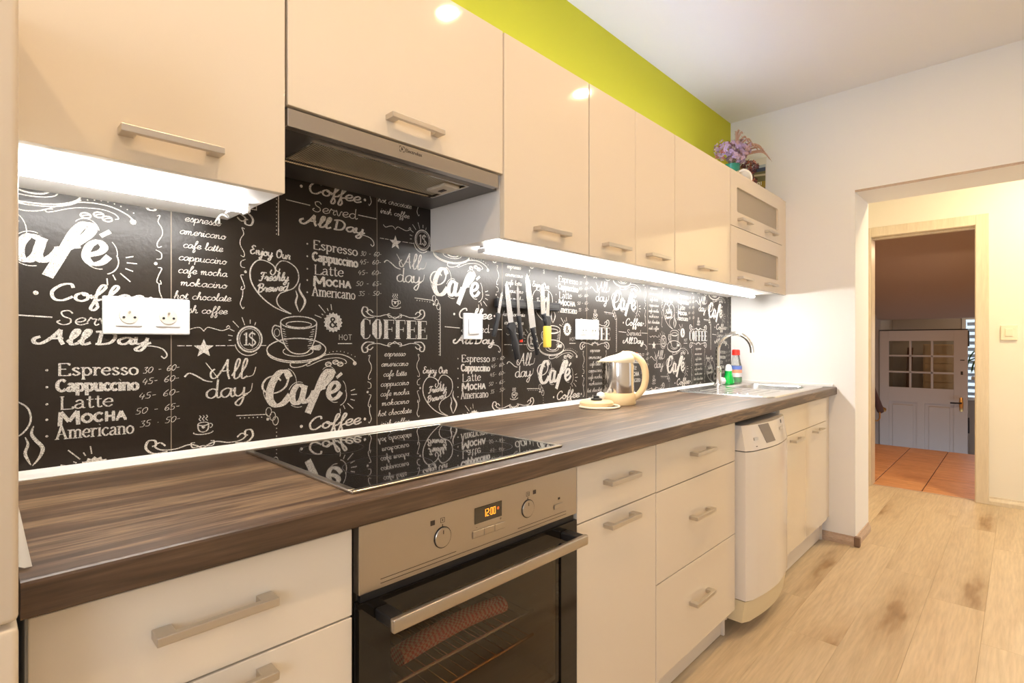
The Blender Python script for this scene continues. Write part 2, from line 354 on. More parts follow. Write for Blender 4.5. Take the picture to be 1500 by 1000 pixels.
# stairwell beyond
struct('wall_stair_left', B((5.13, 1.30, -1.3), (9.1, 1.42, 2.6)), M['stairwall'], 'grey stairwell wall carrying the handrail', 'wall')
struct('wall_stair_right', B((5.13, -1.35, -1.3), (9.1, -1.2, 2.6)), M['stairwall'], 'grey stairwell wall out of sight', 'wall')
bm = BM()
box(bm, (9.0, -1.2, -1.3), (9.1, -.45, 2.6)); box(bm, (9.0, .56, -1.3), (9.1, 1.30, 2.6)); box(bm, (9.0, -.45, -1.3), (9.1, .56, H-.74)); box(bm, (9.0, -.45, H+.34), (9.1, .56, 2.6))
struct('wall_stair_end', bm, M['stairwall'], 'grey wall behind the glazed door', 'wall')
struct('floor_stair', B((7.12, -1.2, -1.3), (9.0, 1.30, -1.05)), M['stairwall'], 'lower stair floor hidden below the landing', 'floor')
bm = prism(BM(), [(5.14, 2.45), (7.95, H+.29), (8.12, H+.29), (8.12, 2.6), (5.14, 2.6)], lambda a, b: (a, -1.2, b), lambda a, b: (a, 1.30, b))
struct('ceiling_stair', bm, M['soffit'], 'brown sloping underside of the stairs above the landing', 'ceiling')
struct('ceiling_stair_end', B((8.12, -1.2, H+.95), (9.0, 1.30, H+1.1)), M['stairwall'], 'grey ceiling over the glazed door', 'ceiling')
# glazed old door
DX = 8.0
d2 = empty('door_2', (DX, .85, -.85), 'old grey white door with nine small panes below the landing', 'door', kind='structure')
y0, y1 = .448, 1.290; zt = H + .15; zb = -.85
yc = [.572, .772, .98, 1.194]; zc = [H+.024, H-.158, H-.357, H-.545]
bm = BM()
box(bm, (DX, y0, zb), (DX+.04, .572, zt), .002, 1); box(bm, (DX, 1.194, zb), (DX+.04, y1, zt), .002, 1)
box(bm, (DX, .572, H+.024), (DX+.04, 1.194, zt)); box(bm, (DX, .572, H-.725), (DX+.04, 1.194, H-.545)); box(bm, (DX, .572, zb), (DX+.04, 1.194, zb+.12)); box(bm, (DX, .84, zb+.12), (DX+.04, .915, H-.725))
obj('door_frame', bm, M['doorpaint'], d2)
for a, b_ in ((.572, .84), (.915, 1.194)):
    bm = B((DX+.016, a, zb+.12), (DX+.03, b_, H-.725)); box(bm, (DX+.006, a+.035, zb+.155), (DX+.02, b_-.035, H-.76), .006)
    obj('door_panel', bm, M['doorpaint'], d2)
bm = BM()
for yy in (.772, .98): box(bm, (DX+.002, yy-.011, H-.545), (DX+.034, yy+.011, H+.024), .003, 1)
for zz in (H-.158, H-.357): box(bm, (DX+.002, .572, zz-.011), (DX+.034, 1.194, zz+.011), .003, 1)
obj('glazing_bar', bm, M['doorpaint'], d2)
ys = [(.572, .761), (.783, .969), (.991, 1.194)]; zs = [(H-.147, H+.024), (H-.346, H-.169), (H-.545, H-.368)]
for a, b_ in ys:
    for c_, d_ in zs: obj('pane', B((DX+.016, a, c_), (DX+.019, b_, d_)), M['pane'], d2)
bm = lathe(BM(), [(.0, -.085), (.016, -.075), (.02, 0), (.016, .075), (.0, .085)], (0, 0, 0), 16); bmesh.ops.scale(bm, vec=(.35, 1, 1), verts=bm.verts); bmesh.ops.translate(bm, vec=(DX-.004, .505, H-.715), verts=bm.verts)
obj('handle_plate', bm, M['brass'], d2, smooth=True)
bm = tube(BM(), [(DX, .505, H-.695), (DX-.05, .505, H-.695)], .008); tube(bm, [(DX-.05, .50, H-.695), (DX-.052, .56, H-.697), (DX-.05, .60, H-.697)], [.008, .009, .008])
obj('handle', bm, M['grip'], d2, smooth=True)
bm = B((DX-.003, .49, H-.37), (DX+.001, .51, H-.33), .001, 1); box(bm, (DX-.003, .475, H-.205), (DX+.001, .515, H-.195), .001, 1); obj('keyhole', bm, M['black'], d2)
for zz in (H+.05, H-.95): obj('hinge', B((DX+.005, y0-.014, zz-.09), (DX+.035, y0, zz+.09), .002, 1), M['black'], d2)
obj('top_edge', B((DX-.002, y0, zt), (DX+.045, y1, zt+.012)), M['grip'], d2)
# chest seen through the glass
ch = empty('chest_of_drawers', (8.6, .75, -1.05), 'tall warm wooden chest seen through the glazed door', 'chest')
obj('body', B((8.42, .595, -1.05), (8.9, .90, H-.02), .004), M['cab_in'], ch)
for i in range(9):
    z0 = -1.0 + i*.235; f_ = obj('drawer', B((8.404, .61, z0), (8.42, .885, min(z0+.228, H-.03)), .003), M['cab_in'], ch)
    obj('knob', lathe(BM(), [(0, 0), (.012, .004), (.012, .014), (0, .018)], (0, 0, 0), 10), M['brass'], f_, at=(0, 0, 0)).location = Vector((8.40, .75, z0+.11)) - origin_of(ch)
# leaning handrail post behind the glass
tag(obj('wooden_pole', tube(BM(), [(8.3, 1.10, -1.0), (8.34, 1.02, H-.06)], .03, 8), M['rail']), 'red brown wooden pole leaning behind the glazed door', 'pole')
# handrail
hr = empty('handrail', (7.3, 1.22, .3), 'red brown wooden handrail sloping down the stairwell wall', 'handrail')
obj('rail', tube(BM(), [(6.2, 1.22, H-.235+.10), (6.95, 1.22, H-.43), (7.62, 1.22, H-.81)], (.038), 12), M['rail'], hr, smooth=True)
obj('rail_end', lathe(BM(), [(0, -.035), (.03, -.02), (.038, 0), (.03, .02), (0, .035)], (7.64, 1.20, H-.80), 14), M['brass'], hr, smooth=True)
obj('bracket', tube(BM(), [(7.58, 1.22, H-.82), (7.58, 1.22, H-.90), (7.57, 1.24, H-.93), (7.56, 1.298, H-.935)], .008, 8), M['brass'], hr, smooth=True)
# far window with blind and plant
w2 = empty('window_2', (9.0, .05, H-.74), 'bright window with horizontal slats behind the glazed door', 'window', kind='structure')
bm = BM()
for a, b_ in (((8.96, -.45, H-.74), (9.04, .56, H-.70)), ((8.96, -.45, H+.30), (9.04, .56, H+.34)), ((8.96, .52, H-.70), (9.04, .56, H+.30)), ((8.96, -.45, H-.70), (9.04, -.41, H+.30))): box(bm, a, b_, .004)
obj('window_frame', bm, M['white'], w2)
obj('pane', B((9.05, -.41, H-.70), (9.055, .52, H+.30)), M['pane'], w2)
struct('backdrop_daylight', B((9.3, -.8, H-1.1), (9.32, .9, H+.7)), M['sky_back'], 'bright daylight outside the far window', 'sky')
for i in range(12):
    z = H - .68 + i*.082
    bm = B((8.985, -.40, z), (9.035, .51, z+.006)); bmesh.ops.rotate(bm, cent=(9.01, 0, z), matrix=Matrix.Rotation(.9, 3, 'Y'), verts=bm.verts); bmesh.ops.translate(bm, vec=(0, 0, .02), verts=bm.verts)
    obj('slat', bm, M['blind'], w2)
pl = empty('spider_plant', (8.75, .32, H-.48), 'dark potted plant with arching leaves in front of the far window', 'plant')
obj('pot', lathe(BM(), [(.05, -.0), (.07, .10), (.075, .12), (.0, .115)], (8.75, .32, H-.42), 16), M['dryrust'], pl, smooth=True)
obj('shelf', B((8.6, .06, H-.455), (8.955, .45, H-.42), .003), M['stairwall'], pl)
for i in range(16):
    a = i*2*PI/16 + R_.random()*.3; l = .11 + .08*R_.random(); hh = .10 + .14*R_.random()
    pts = crom([(8.75, .32, H-.31), (8.75+.35*l*math.cos(a), .32+.35*l*math.sin(a), H-.31+hh), (8.75+l*math.cos(a), .32+l*math.sin(a), H-.31+hh*.6), (8.75+1.25*l*math.cos(a), .32+1.25*l*math.sin(a), H-.38)], 3)
    obj('leaf', tube(BM(), pts, [(.008, .002)]*(len(pts)-1) + [(.001, .001)], 4), M['leaf'], pl)
# hall switch
hs = empty('light_switch', (5.01, .063, H+.02), 'small cream light switch on the hall wall', 'switch')
obj('frame', B((4.998, .022, H+.019), (5.01, .106, H+.123), .003), M['creamlight'], hs); obj('rocker', B((4.994, .044, H+.045), (5.0, .084, H+.097), .002), M['creamlight'], hs)

# ------------------------------------------------------------------ ceiling downlights
for i, (x, y) in enumerate(LAMPS):
    where = ['over the fridge', 'over the left drawers', 'over the oven end', 'towards the hall'][i % 4] + ' in the ceiling row'
    d = empty('ceiling_downlight', (x, y, CEIL - .02), 'small round warm downlight ' + where, 'lamp', 'ceiling downlights')
    bm = lathe(BM(), [(.043, .004), (.045, -.0), (.054, .006), (.056, .02)], (x, y, CEIL - .02), 24)
    for f in [f for f in bm.faces if len(f.verts) > 4]: bm.faces.remove(f)
    obj('trim_ring', bm, M['chrome'], d, smooth=True)
    bm = lathe(BM(), [(.001, .006), (.043, .006)], (x, y, CEIL - .02), 20); obj('lens', bm, M['lens'], d)
hl = empty('hall_lamp', (4.35, -.35, 2.44), 'round warm ceiling lamp in the hall', 'lamp')
obj('shade', lathe(BM(), [(.085, .0), (.10, .02), (.11, .12)], (4.35, -.35, 2.44), 24), M['lens'], hl, smooth=True)

# ------------------------------------------------------------------ splashback with chalk lettering
SP_Y = 1.360
PX, PZ = .5185, .63          # the wallpaper repeats with a half drop
Z0 = H - .243
QUADS = []; MI = [0]         # (points in cell coordinates, material slot)
def ribbon(pts, w0, w1=None, taper=False, dx=0, dz=0):
    """stroke: thick where it runs up and down (w1), thin where it runs across (w0)."""
    if w1 is None: w1 = w0
    n = len(pts)
    if n < 2: return
    L_, R2 = [], []
    for i in range(n):
        a, b = pts[max(i-1, 0)], pts[min(i+1, n-1)]
        tx, tz = b[0]-a[0], b[1]-a[1]; l = math.hypot(tx, tz) or 1; tx /= l; tz /= l
        w = (w0 + (w1-w0)*abs(tz))/2
        if taper: w *= (.25 + .75*math.sin(PI*min(1, max(0, i/(n-1)))))
        L_.append((pts[i][0]-tz*w+dx, pts[i][1]+tx*w+dz)); R2.append((pts[i][0]+tz*w+dx, pts[i][1]-tx*w+dz))
    for i in range(n-1): QUADS.append(((L_[i], L_[i+1], R2[i+1], R2[i]), MI[0]))
def poly(pts): QUADS.append((tuple(pts), MI[0]))
def dot(x, z, r, n=8): poly([(x+r*math.cos(2*PI*j/n), z+r*math.sin(2*PI*j/n)) for j in range(n)])
def circ(x, z, rx, rz, w, a0=0, a1=2*PI, n=20, w1=None):
    ribbon([(x+rx*math.cos(a0+(a1-a0)*i/n), z+rz*math.sin(a0+(a1-a0)*i/n)) for i in range(n+1)], w, w1)
SG = {  # script glyphs: advance, strokes (x-height 1)
'a': (1.0, [[(.85,.85),(.55,1),(.15,.7),(.12,.25),(.38,0),(.7,.3),(.88,.98)], [(.88,.98),(.82,.35),(.92,.02),(1.12,.2)]]),
'b': (.95, [[(0,.3),(.35,1.2),(.45,1.9),(.3,2),(.2,1.2),(.2,.2),(.45,0),(.75,.25),(.75,.8),(.5,1),(.3,.7)],[(.75,.8),(1.0,.8)]]),
'c': (.85, [[(.78,.8),(.55,1),(.15,.7),(.12,.25),(.42,0),(.9,.25)]]),
'd': (1.05, [[(.82,.85),(.5,1),(.14,.68),(.14,.2),(.45,0),(.76,.3),(.84,.9)],[(.92,2.0),(.85,1.0),(.83,.25),(.94,0),(1.15,.2)]]),
'e': (.85, [[(.08,.4),(.55,.5),(.75,.85),(.5,1.02),(.15,.7),(.12,.25),(.42,0),(.92,.3)]]),
'f': (.72, [[(0,.4),(.45,1.0),(.78,1.85),(.6,2.1),(.4,1.5),(.28,.2),(.1,-.85),(.3,-1.05),(.48,-.6),(.35,.1),(.8,.35)]]),
'g': (1.0, [[(.85,.85),(.55,1),(.15,.7),(.15,.2),(.45,.05),(.8,.5),(.85,1)],[(.85,1),(.75,-.4),(.45,-1),(.2,-.7),(.6,-.2),(1.1,.25)]]),
'h': (1.0, [[(0,.3),(.4,1.3),(.5,1.95),(.33,2.0),(.22,1.2),(.12,0)],[(.15,.3),(.45,.95),(.7,.85),(.66,.2),(.8,0),(1.05,.25)]]),
'i': (.5, [[(0,.3),(.22,1),(.18,.2),(.32,0),(.55,.25)],[(.28,1.45),(.34,1.52)]]),
'j': (.5, [[(0,.3),(.3,1),(.22,-.4),(0,-1),(-.25,-.75),(.1,-.3),(.55,.25)],[(.34,1.45),(.4,1.52)]]),
'k': (1.0, [[(0,.3),(.4,1.3),(.5,1.95),(.33,2.0),(.22,1.2),(.12,0)],[(.15,.4),(.6,1.0),(.65,.75),(.25,.5),(.6,.05),(1.0,.2)]]),
'l': (.55, [[(0,.3),(.4,1.25),(.48,1.9),(.33,2.0),(.2,1.4),(.18,.2),(.33,0),(.6,.25)]]),
'm': (1.35, [[(0,.6),(.15,1),(.12,0)],[(.14,.4),(.38,.98),(.52,.8),(.48,0)],[(.5,.4),(.78,.98),(.92,.8),(.9,.15),(1.05,0),(1.4,.3)]]),
'n': (1.0, [[(0,.6),(.15,1),(.12,0)],[(.14,.4),(.45,.98),(.6,.8),(.58,.15),(.72,0),(1.05,.3)]]),
'o': (.9, [[(.5,1),(.15,.75),(.12,.25),(.42,0),(.75,.3),(.7,.85),(.45,1),(.6,.7),(.98,.75)]]),
'p': (1.0, [[(0,.4),(.22,1),(.12,-.9)],[(.18,.5),(.5,1),(.78,.75),(.7,.2),(.4,0),(.2,.2)],[(.6,.05),(1.05,.25)]]),
'r': (.75, [[(0,.4),(.25,1.1),(.35,.9),(.62,.9),(.5,.3),(.6,0),(.8,.2)]]),
's': (.7, [[(0,.2),(.42,1.1),(.5,.8),(.62,.4),(.45,.02),(.12,.1)],[(.45,.02),(.75,.2)]]),
't': (.6, [[(0,.3),(.38,1.6),(.22,.3),(.35,0),(.65,.25)],[(.1,1.1),(.6,1.18)]]),
'u': (1.0, [[(0,.6),(.12,1),(.12,.25),(.38,0),(.68,.4),(.78,1)],[(.78,1),(.72,.25),(.85,0),(1.05,.25)]]),
'v': (.85, [[(0,.7),(.15,1),(.3,.1),(.5,.1),(.72,.9),(.9,.85)]]),
'w': (1.2, [[(0,.7),(.12,1),(.2,.15),(.4,.05),(.6,.8)],[(.6,.8),(.6,.15),(.8,.05),(1.0,.9),(1.2,.85)]]),
'y': (1.0, [[(0,.6),(.14,1),(.12,.3),(.4,.05),(.75,.45),(.84,1)],[(.84,1),(.75,-.3),(.45,-1),(.15,-.75),(.5,-.25),(1.1,.25)]]),
'A': (1.35, [[(.1,1.05),(-.15,.75),(-.1,.25),(.2,.15),(.6,.9),(.95,2.0)],[(.95,2.0),(1.0,.8),(1.2,0)],[(.45,.8),(1.15,.85)]]),
'B': (1.1, [[(.3,1.9),(.2,0)],[(-.1,1.4),(.3,2.0),(.9,1.8),(.75,1.15),(.35,1.05)],[(.35,1.05),(.95,.8),(.8,.1),(.2,0)]]),
'C': (1.25, [[(1.15,1.55),(1.0,2.0),(.5,1.8),(.1,1.0),(.25,.15),(.7,0),(1.2,.5)]]),
'D': (1.3, [[(.35,1.9),(.25,.05)],[(.0,1.8),(.7,1.95),(1.15,1.3),(.95,.3),(.4,0),(.05,.08)]]),
'E': (1.1, [[(.95,1.75),(.6,2.0),(.25,1.6),(.6,1.15),(.1,.8),(.1,.2),(.5,0),(1.0,.45)],[(.35,1.1),(.75,1.15)]]),
'F': (1.0, [[(.1,1.6),(.3,2),(1.15,1.9)],[(.65,1.9),(.45,.3),(.15,0),(-.05,.25)],[(.2,1.0),(.85,1.05)]]),
'O': (1.3, [[(.7,2.0),(.2,1.5),(.15,.5),(.55,0),(1.05,.5),(1.05,1.5),(.65,2.0),(.5,1.6),(.9,1.5)]]),
'S': (1.1, [[(1.0,1.6),(.75,2.0),(.3,1.8),(.4,1.2),(.85,.8),(.8,.2),(.35,0),(.0,.35),(.2,.6)]]),
' ': (.75, []),
'0': (.8, [[(.5,1.5),(.15,1.1),(.15,.3),(.4,0),(.7,.5),(.7,1.2),(.45,1.5)]]),
'3': (.7, [[(.1,1.4),(.6,1.5),(.3,.9),(.6,.6),(.45,.05),(.05,.1)]]),
'4': (.75, [[(.35,1.5),(.1,.6),(.7,.65)],[(.6,1.1),(.45,-.1)]]),
'5': (.75, [[(.65,1.5),(.25,1.45),(.2,.9),(.6,.7),(.5,.05),(.05,.1)]]),
'6': (.75, [[(.6,1.55),(.2,.9),(.15,.2),(.45,0),(.65,.35),(.45,.7),(.2,.45)]]),
'1': (.5, [[(.1,1.1),(.35,1.5),(.3,0)]]),
'-': (.6, [[(.1,.65),(.5,.68)]]), '.': (.4, [[(.15,.55),(.25,.6)]]),
}
SG['é'] = (SG['e'][0], SG['e'][1] + [[(.62, 1.3), (.95, 1.6)]])
RG = {  # roman glyphs: (advance, curves, serif points)
'a': (.85, [[(.15,.8),(.38,1),(.62,.8),(.64,.12),(.82,.03)],[(.64,.6),(.2,.45),(.1,.15),(.35,0),(.64,.25)]], []),
'c': (.8, [[(.7,.82),(.42,1),(.12,.7),(.12,.3),(.42,0),(.72,.2)]], []),
'e': (.85, [[(.12,.55),(.74,.55)],[(.74,.55),(.68,.88),(.42,1),(.12,.7),(.12,.3),(.42,0),(.74,.2)]], []),
'i': (.45, [[(.22,1),(.22,0)],[(.2,1.4),(.25,1.45)]], [(.22,0),(.16,1)]),
'm': (1.4, [[(.2,1),(.2,0)],[(.2,.75),(.45,1),(.68,.8),(.7,0)],[(.7,.75),(.95,1),(1.18,.8),(1.2,0)]], [(.2,0),(.7,0),(1.2,0),(.14,1)]),
'n': (.98, [[(.2,1),(.2,0)],[(.2,.75),(.5,1),(.74,.8),(.76,0)]], [(.2,0),(.76,0),(.14,1)]),
'o': (.9, [[(.44,1),(.13,.75),(.13,.25),(.44,0),(.75,.25),(.75,.75),(.44,1)]], []),
'p': (.95, [[(.2,1),(.2,-.5)],[(.2,.8),(.5,1),(.78,.72),(.78,.28),(.5,0),(.2,.2)]], [(.2,-.5),(.14,1)]),
'r': (.7, [[(.2,1),(.2,0)],[(.2,.7),(.42,.98),(.66,.88)]], [(.2,0),(.14,1)]),
's': (.75, [[(.62,.82),(.38,1),(.14,.78),(.38,.52),(.64,.26),(.36,0),(.1,.2)]], []),
't': (.6, [[(.28,1.4),(.28,.2),(.42,0),(.58,.12)],[(.05,1),(.55,1)]], []),
'u': (.98, [[(.2,1),(.2,.25),(.45,0),(.74,.25)],[(.74,1),(.74,0)]], [(.14,1),(.68,1),(.78,0)]),
'A': (1.2, [[(.55,1.55),(.12,0)],[(.55,1.55),(1.0,0)],[(.28,.55),(.82,.55)]], [(.12,0),(1.0,0)]),
'E': (1.15, [[(.25,1.5),(.25,0)],[(.15,1.5),(.95,1.5),(.95,1.3)],[(.25,.8),(.75,.8)],[(.15,0),(1.0,0),(1.0,.25)]], []),
'L': (1.05, [[(.25,1.5),(.25,0)],[(.15,0),(.95,0),(.95,.25)]], [(.25,1.5)]),
'C': (1.1, [[(.95,1.25),(.6,1.5),(.2,1.1),(.2,.4),(.6,0),(.98,.3)]], []),
'M': (1.5, [[(.25,1.5),(.2,0)],[(.25,1.5),(.72,.3)],[(.72,.3),(1.2,1.5)],[(1.2,1.5),(1.25,0)]], [(.2,0),(1.25,0)]),
'H': (1.2, [[(.25,1.5),(.25,0)],[(.95,1.5),(.95,0)],[(.25,.78),(.95,.78)]], [(.25,0),(.95,0),(.25,1.5),(.95,1.5)]),
'O': (1.15, [[(.57,1.5),(.18,1.1),(.18,.4),(.57,0),(.97,.4),(.97,1.1),(.57,1.5)]], []),
'T': (1.0, [[(.5,1.5),(.5,0)],[(.1,1.5),(.9,1.5)]], []),
}
def text(s, x0, z0, width, xh, w0, w1=None, font=SG, slant=0, rise=0, smooth=4, outline=0):
    adv = sum(font[c][0] for c in s) if s else 1
    sx = width/adv; x = 0
    for c in s:
        g = font[c]
        for st in g[1]:
            pts = crom(st, smooth) if len(st) > 2 else list(st)
            pts = [(x0 + (x+p[0])*sx + slant*p[1]*xh, z0 + p[1]*xh + rise*((x+p[0])/adv)) for p in pts]
            if outline:
                for sgn in (-1, 1):
                    ribbon([(p[0]+sgn*outline*.9, p[1]-sgn*outline*.25) for p in pts], .0016)
            ribbon(pts, w0, w1)
        if len(g) > 2:
            for p in g[2]: ribbon([(x0 + (x+p[0])*sx - .20*xh + slant*p[1]*xh, z0+p[1]*xh + rise*((x+p[0])/adv)), (x0 + (x+p[0])*sx + .20*xh + slant*p[1]*xh, z0+p[1]*xh + rise*((x+p[0])/adv))], w0)
        x += g[0]
def curl(x, z, r, turns=1.1, a0=0, sgn=1, w=.003, n=14):
    ribbon([(x + r*(1-.75*i/n)*math.cos(a0+sgn*turns*2*PI*i/n), z + r*(1-.75*i/n)*math.sin(a0+sgn*turns*2*PI*i/n)) for i in range(n+1)], w, w*1.4)
# 1 the big Café with its outline
def cafe():
    P1 = [(.012,.470),(-.004,.452),(.006,.430),(.030,.425),(.052,.440),(.058,.470),(.045,.484),(.028,.474),(.012,.440),(.010,.412),(.026,.398),(.050,.410),(.060,.425)]
    big = crom([(.062,.468),(.052,.484),(.034,.480),(.016,.450),(.012,.418),(.026,.400),(.046,.404),(.064,.424)], 6)
    ribbon(big, .008, .019)
    ribbon(crom([(.040,.462),(.024,.474),(.004,.468),(-.006,.450),(.004,.434),(.030,.432),(.052,.446),(.060,.470)], 5), .003, .005)
    ribbon(crom([(.098,.444),(.084,.447),(.072,.432),(.070,.410),(.080,.400),(.094,.412),(.102,.444)], 5), .007, .016)
    ribbon(crom([(.104,.446),(.096,.420),(.100,.402),(.116,.410),(.128,.428)], 5), .007, .015)
    ribbon(crom([(.122,.420),(.150,.440),(.172,.462),(.178,.478),(.166,.482),(.150,.462),(.132,.420),(.110,.372)], 6), .007, .019)
    ribbon([(.120,.428),(.160,.436)], .006)
    ribbon(crom([(.170,.420),(.190,.428),(.198,.440),(.188,.450),(.174,.440),(.168,.418),(.178,.404),(.194,.408),(.206,.422)], 5), .007, .014)
    ribbon([(.192,.462),(.208,.474)], .006, .010)
    for c_, r1, r2, a0, a1 in (((.040,.444),.044,.052,2.9,4.4), ((.050,.455),.030,.038,-.4,1.3), ((.086,.422),.028,.034,1.2,2.7), ((.086,.420),.030,.030,4.0,5.0), ((.190,.428),.028,.034,3.6,4.9), ((.190,.428),.030,.034,-.2,.8), ((.168,.468),.022,.026,.2,2.4)):
        circ(c_[0], c_[1], r1, r2, .0016, a0, a1, 10)
    circ(.196, .412, .026, .028, .0022, -1.3, .5, 10)
    for a, l0, l1 in ((-1.5,.036,.05), (-1.15,.03,.042), (-.75,.034,.058), (-.35,.036,.05), (0,.036,.054), (.3,.036,.05)):
        ribbon([(.200+l0*math.cos(a), .412+l0*math.sin(a)), (.200+l1*math.cos(a), .412+l1*math.sin(a))], .0022)
cafe()
# 2 scroll, dots and beans over it
ribbon(crom([(.078,.506),(.068,.508),(.064,.500),(.074,.494),(.100,.498),(.130,.514),(.165,.526),(.205,.526),(.236,.514),(.250,.500)], 5), .002, .003)
ribbon(crom([(.118,.504),(.108,.502),(.112,.497),(.150,.512),(.190,.517),(.214,.512),(.222,.503),(.216,.500)], 5), .0016, .002)
dot(.247, .500, .006)
for i in range(9): t = i/8; dot(.160+.088*t, .529 + .008*math.sin(PI*t) - .010*t*t, .0014, 6)
for x, z in ((.168,.500), (.189,.505), (.203,.499)):
    circ(x, z, .0085, .0055, .003, n=10); ribbon([(x-.007, z-.002), (x, z+.001), (x+.007, z+.002)], .0022)
# 3-5 Coffee served All Day
text('Coffee', .112, .327, .154, .0165, .0032, .0058, slant=.12); dot(.093, .339, .0042); dot(.279, .339, .0042)
text('Served', .124, .279, .130, .0140, .0018, .0026)
ribbon([(.053,.296),(.117,.293)], .0025); ribbon([(.258,.292),(.317,.291)], .0025)
text('All', .094, .240, .080, .0145, .0036, .0070, slant=.15); text('Day', .182, .240, .094, .0140, .0034, .0066, slant=.1)
ribbon(crom([(.258,.236),(.280,.236),(.300,.230),(.309,.217),(.304,.209),(.298,.214)], 5), .002, .0028)
# 6 price list
text('Espresso', .123, .179, .134, .0155, .0018, .0042, RG, rise=-.004)
text('Cappuccino', .122, .148, .135, .0150, .0034, .0062, RG, rise=-.005)
text('Latte', .126, .112, .088, .0165, .0016, .0036, RG)
text('M', .123, .082, .040, .0165, .0052, .0070, RG); text('OCHA', .161, .083, .076, .0112, .0044, .0056, RG)
text('Americano', .122, .054, .127, .0165, .0016, .0036, RG, rise=-.003)
for z in (.190, .157, .124, .094, .062): dot(.109, z, .0024, 6)
for s, x, z, x1 in (('30 - 60-', .264, .177, .333), ('45- 60-', .262, .153, .332), ('45- 60-', .256, .122, .333), ('50 - 65-', .250, .090, .333), ('35 . 50-', .258, .062, .334)):
    text(s, x, z, x1-x, .0085, .0010, .0014, rise=.006, slant=.2)
# 8 handwritten list
for s, x, z, x1 in (('espresso', .343, .518, .418), ('americano', .333, .488, .428), ('cafe latte', .340, .458, .422), ('cappuccino', .331, .429, .430), ('cafe mocha', .330, .400, .431), ('mokacino', .335, .372, .431), ('hot chocolate', .322, .342, .440), ('irish coffee', .330, .311, .432)):
    text(s, x, z, x1-x, .0085, .0013, .0019, slant=.15)
# 9 side ornaments
for x0_, sg in ((.294, 1), (.467, -1)):
    ribbon(crom([(x0_-.004*sg,.520),(x0_+.002*sg,.522),(x0_-.002*sg,.508),(x0_+.005*sg,.495),(x0_+.006*sg,.480),(x0_-.003*sg,.462),(x0_-.002*sg,.452),(x0_+.005*sg,.455)], 4), .0014, .002)
    ribbon(crom([(x0_-.006*sg,.446),(x0_+.004*sg,.440),(x0_+.004*sg,.428),(x0_-.005*sg,.426)], 4), .0014, .002)
    dot(x0_-.006*sg, .416, .0035); 
    ribbon(crom([(x0_-.002*sg,.408),(x0_+.005*sg,.406),(x0_-.001*sg,.390),(x0_-.004*sg,.376),(x0_+.004*sg,.372),(x0_+.002*sg,.380)], 4), .0014, .002)
    ribbon(crom([(x0_+.000*sg,.372),(x0_+.001*sg,.355),(x0_+.006*sg,.338),(x0_+.000*sg,.326),(x0_-.003*sg,.330)], 4), .0014, .002)
# 10 Enjoy Our / heart
text('Enjoy Our', .484, .462, .098, .0105, .0022, .0036, rise=-.004, slant=.1)
ribbon(crom([(.583,.318),(.545,.332),(.510,.358),(.487,.392),(.485,.424),(.500,.446),(.520,.448),(.540,.438),(.545,.424),(.538,.414),(.532,.420),(.536,.427)], 6), .002, .0034)
ribbon(crom([(.556,.432),(.552,.424),(.545,.430),(.548,.440),(.560,.452),(.580,.450),(.600,.434),(.604,.408),(.592,.386),(.572,.376),(.556,.368),(.548,.352),(.556,.334),(.585,.318)], 6), .002, .003)
text('Freshly', .505, .397, .072, .0105, .0024, .0036, rise=.006, slant=.2); text('Brewed', .500, .368, .076, .0105, .0024, .0036, rise=.010, slant=.2)
# 11 steam, cup and saucer (cup frame: x .54-.68, z .19-.32)
def cup():
    ox, oz = .5185, -.315
    def T(l): return [(a+ox, b+oz) for a, b in l]
    ribbon(crom(T([(.078,.694),(.082,.680),(.078,.664),(.082,.650),(.086,.640)]), 4), .002, .005, taper=True)
    ribbon(crom(T([(.090,.714),(.087,.700),(.092,.688),(.103,.670),(.098,.652),(.088,.638)]), 4), .003, .0065, taper=True)
    circ(.087+ox, .611+oz, .048, .016, .0028, n=24); circ(.087+ox, .606+oz, .034, .008, .0024, n=18)
    ribbon(crom(T([(.039,.610),(.042,.580),(.050,.552),(.066,.534),(.087,.529),(.108,.533),(.124,.552),(.132,.580),(.135,.610)]), 5), .003, .003)
    ribbon(crom(T([(.040,.598),(.024,.602),(.018,.588),(.024,.572),(.040,.560),(.048,.556)]), 5), .003, .003); circ(.030+ox, .584+oz, .007, .010, .0015, n=10)
    circ(.083+ox, .540+oz, .078, .030, .003, n=30); circ(.083+ox, .536+oz, .078, .030, .0024, 3.3, 6.1, 16)
    circ(.085+ox, .536+oz, .040, .013, .002, 2.6, 6.9, 16)
    for i in range(9):
        z = .594 - i*.006; ribbon(T([(.129-.0012*i, z), (.121-.0012*i-.003*(i % 2), z-.002)]), .0016)
        ribbon(T([(.043+.0012*i, z), (.050+.0012*i, z-.002)]), .0014)
    for i in range(7): a = -.5+i*.14; ribbon(T([(.108+.012*math.cos(a), .545+.008*math.sin(a)), (.108+.040*math.cos(a), .545+.018*math.sin(a)+.002)]), .0016)
cup()
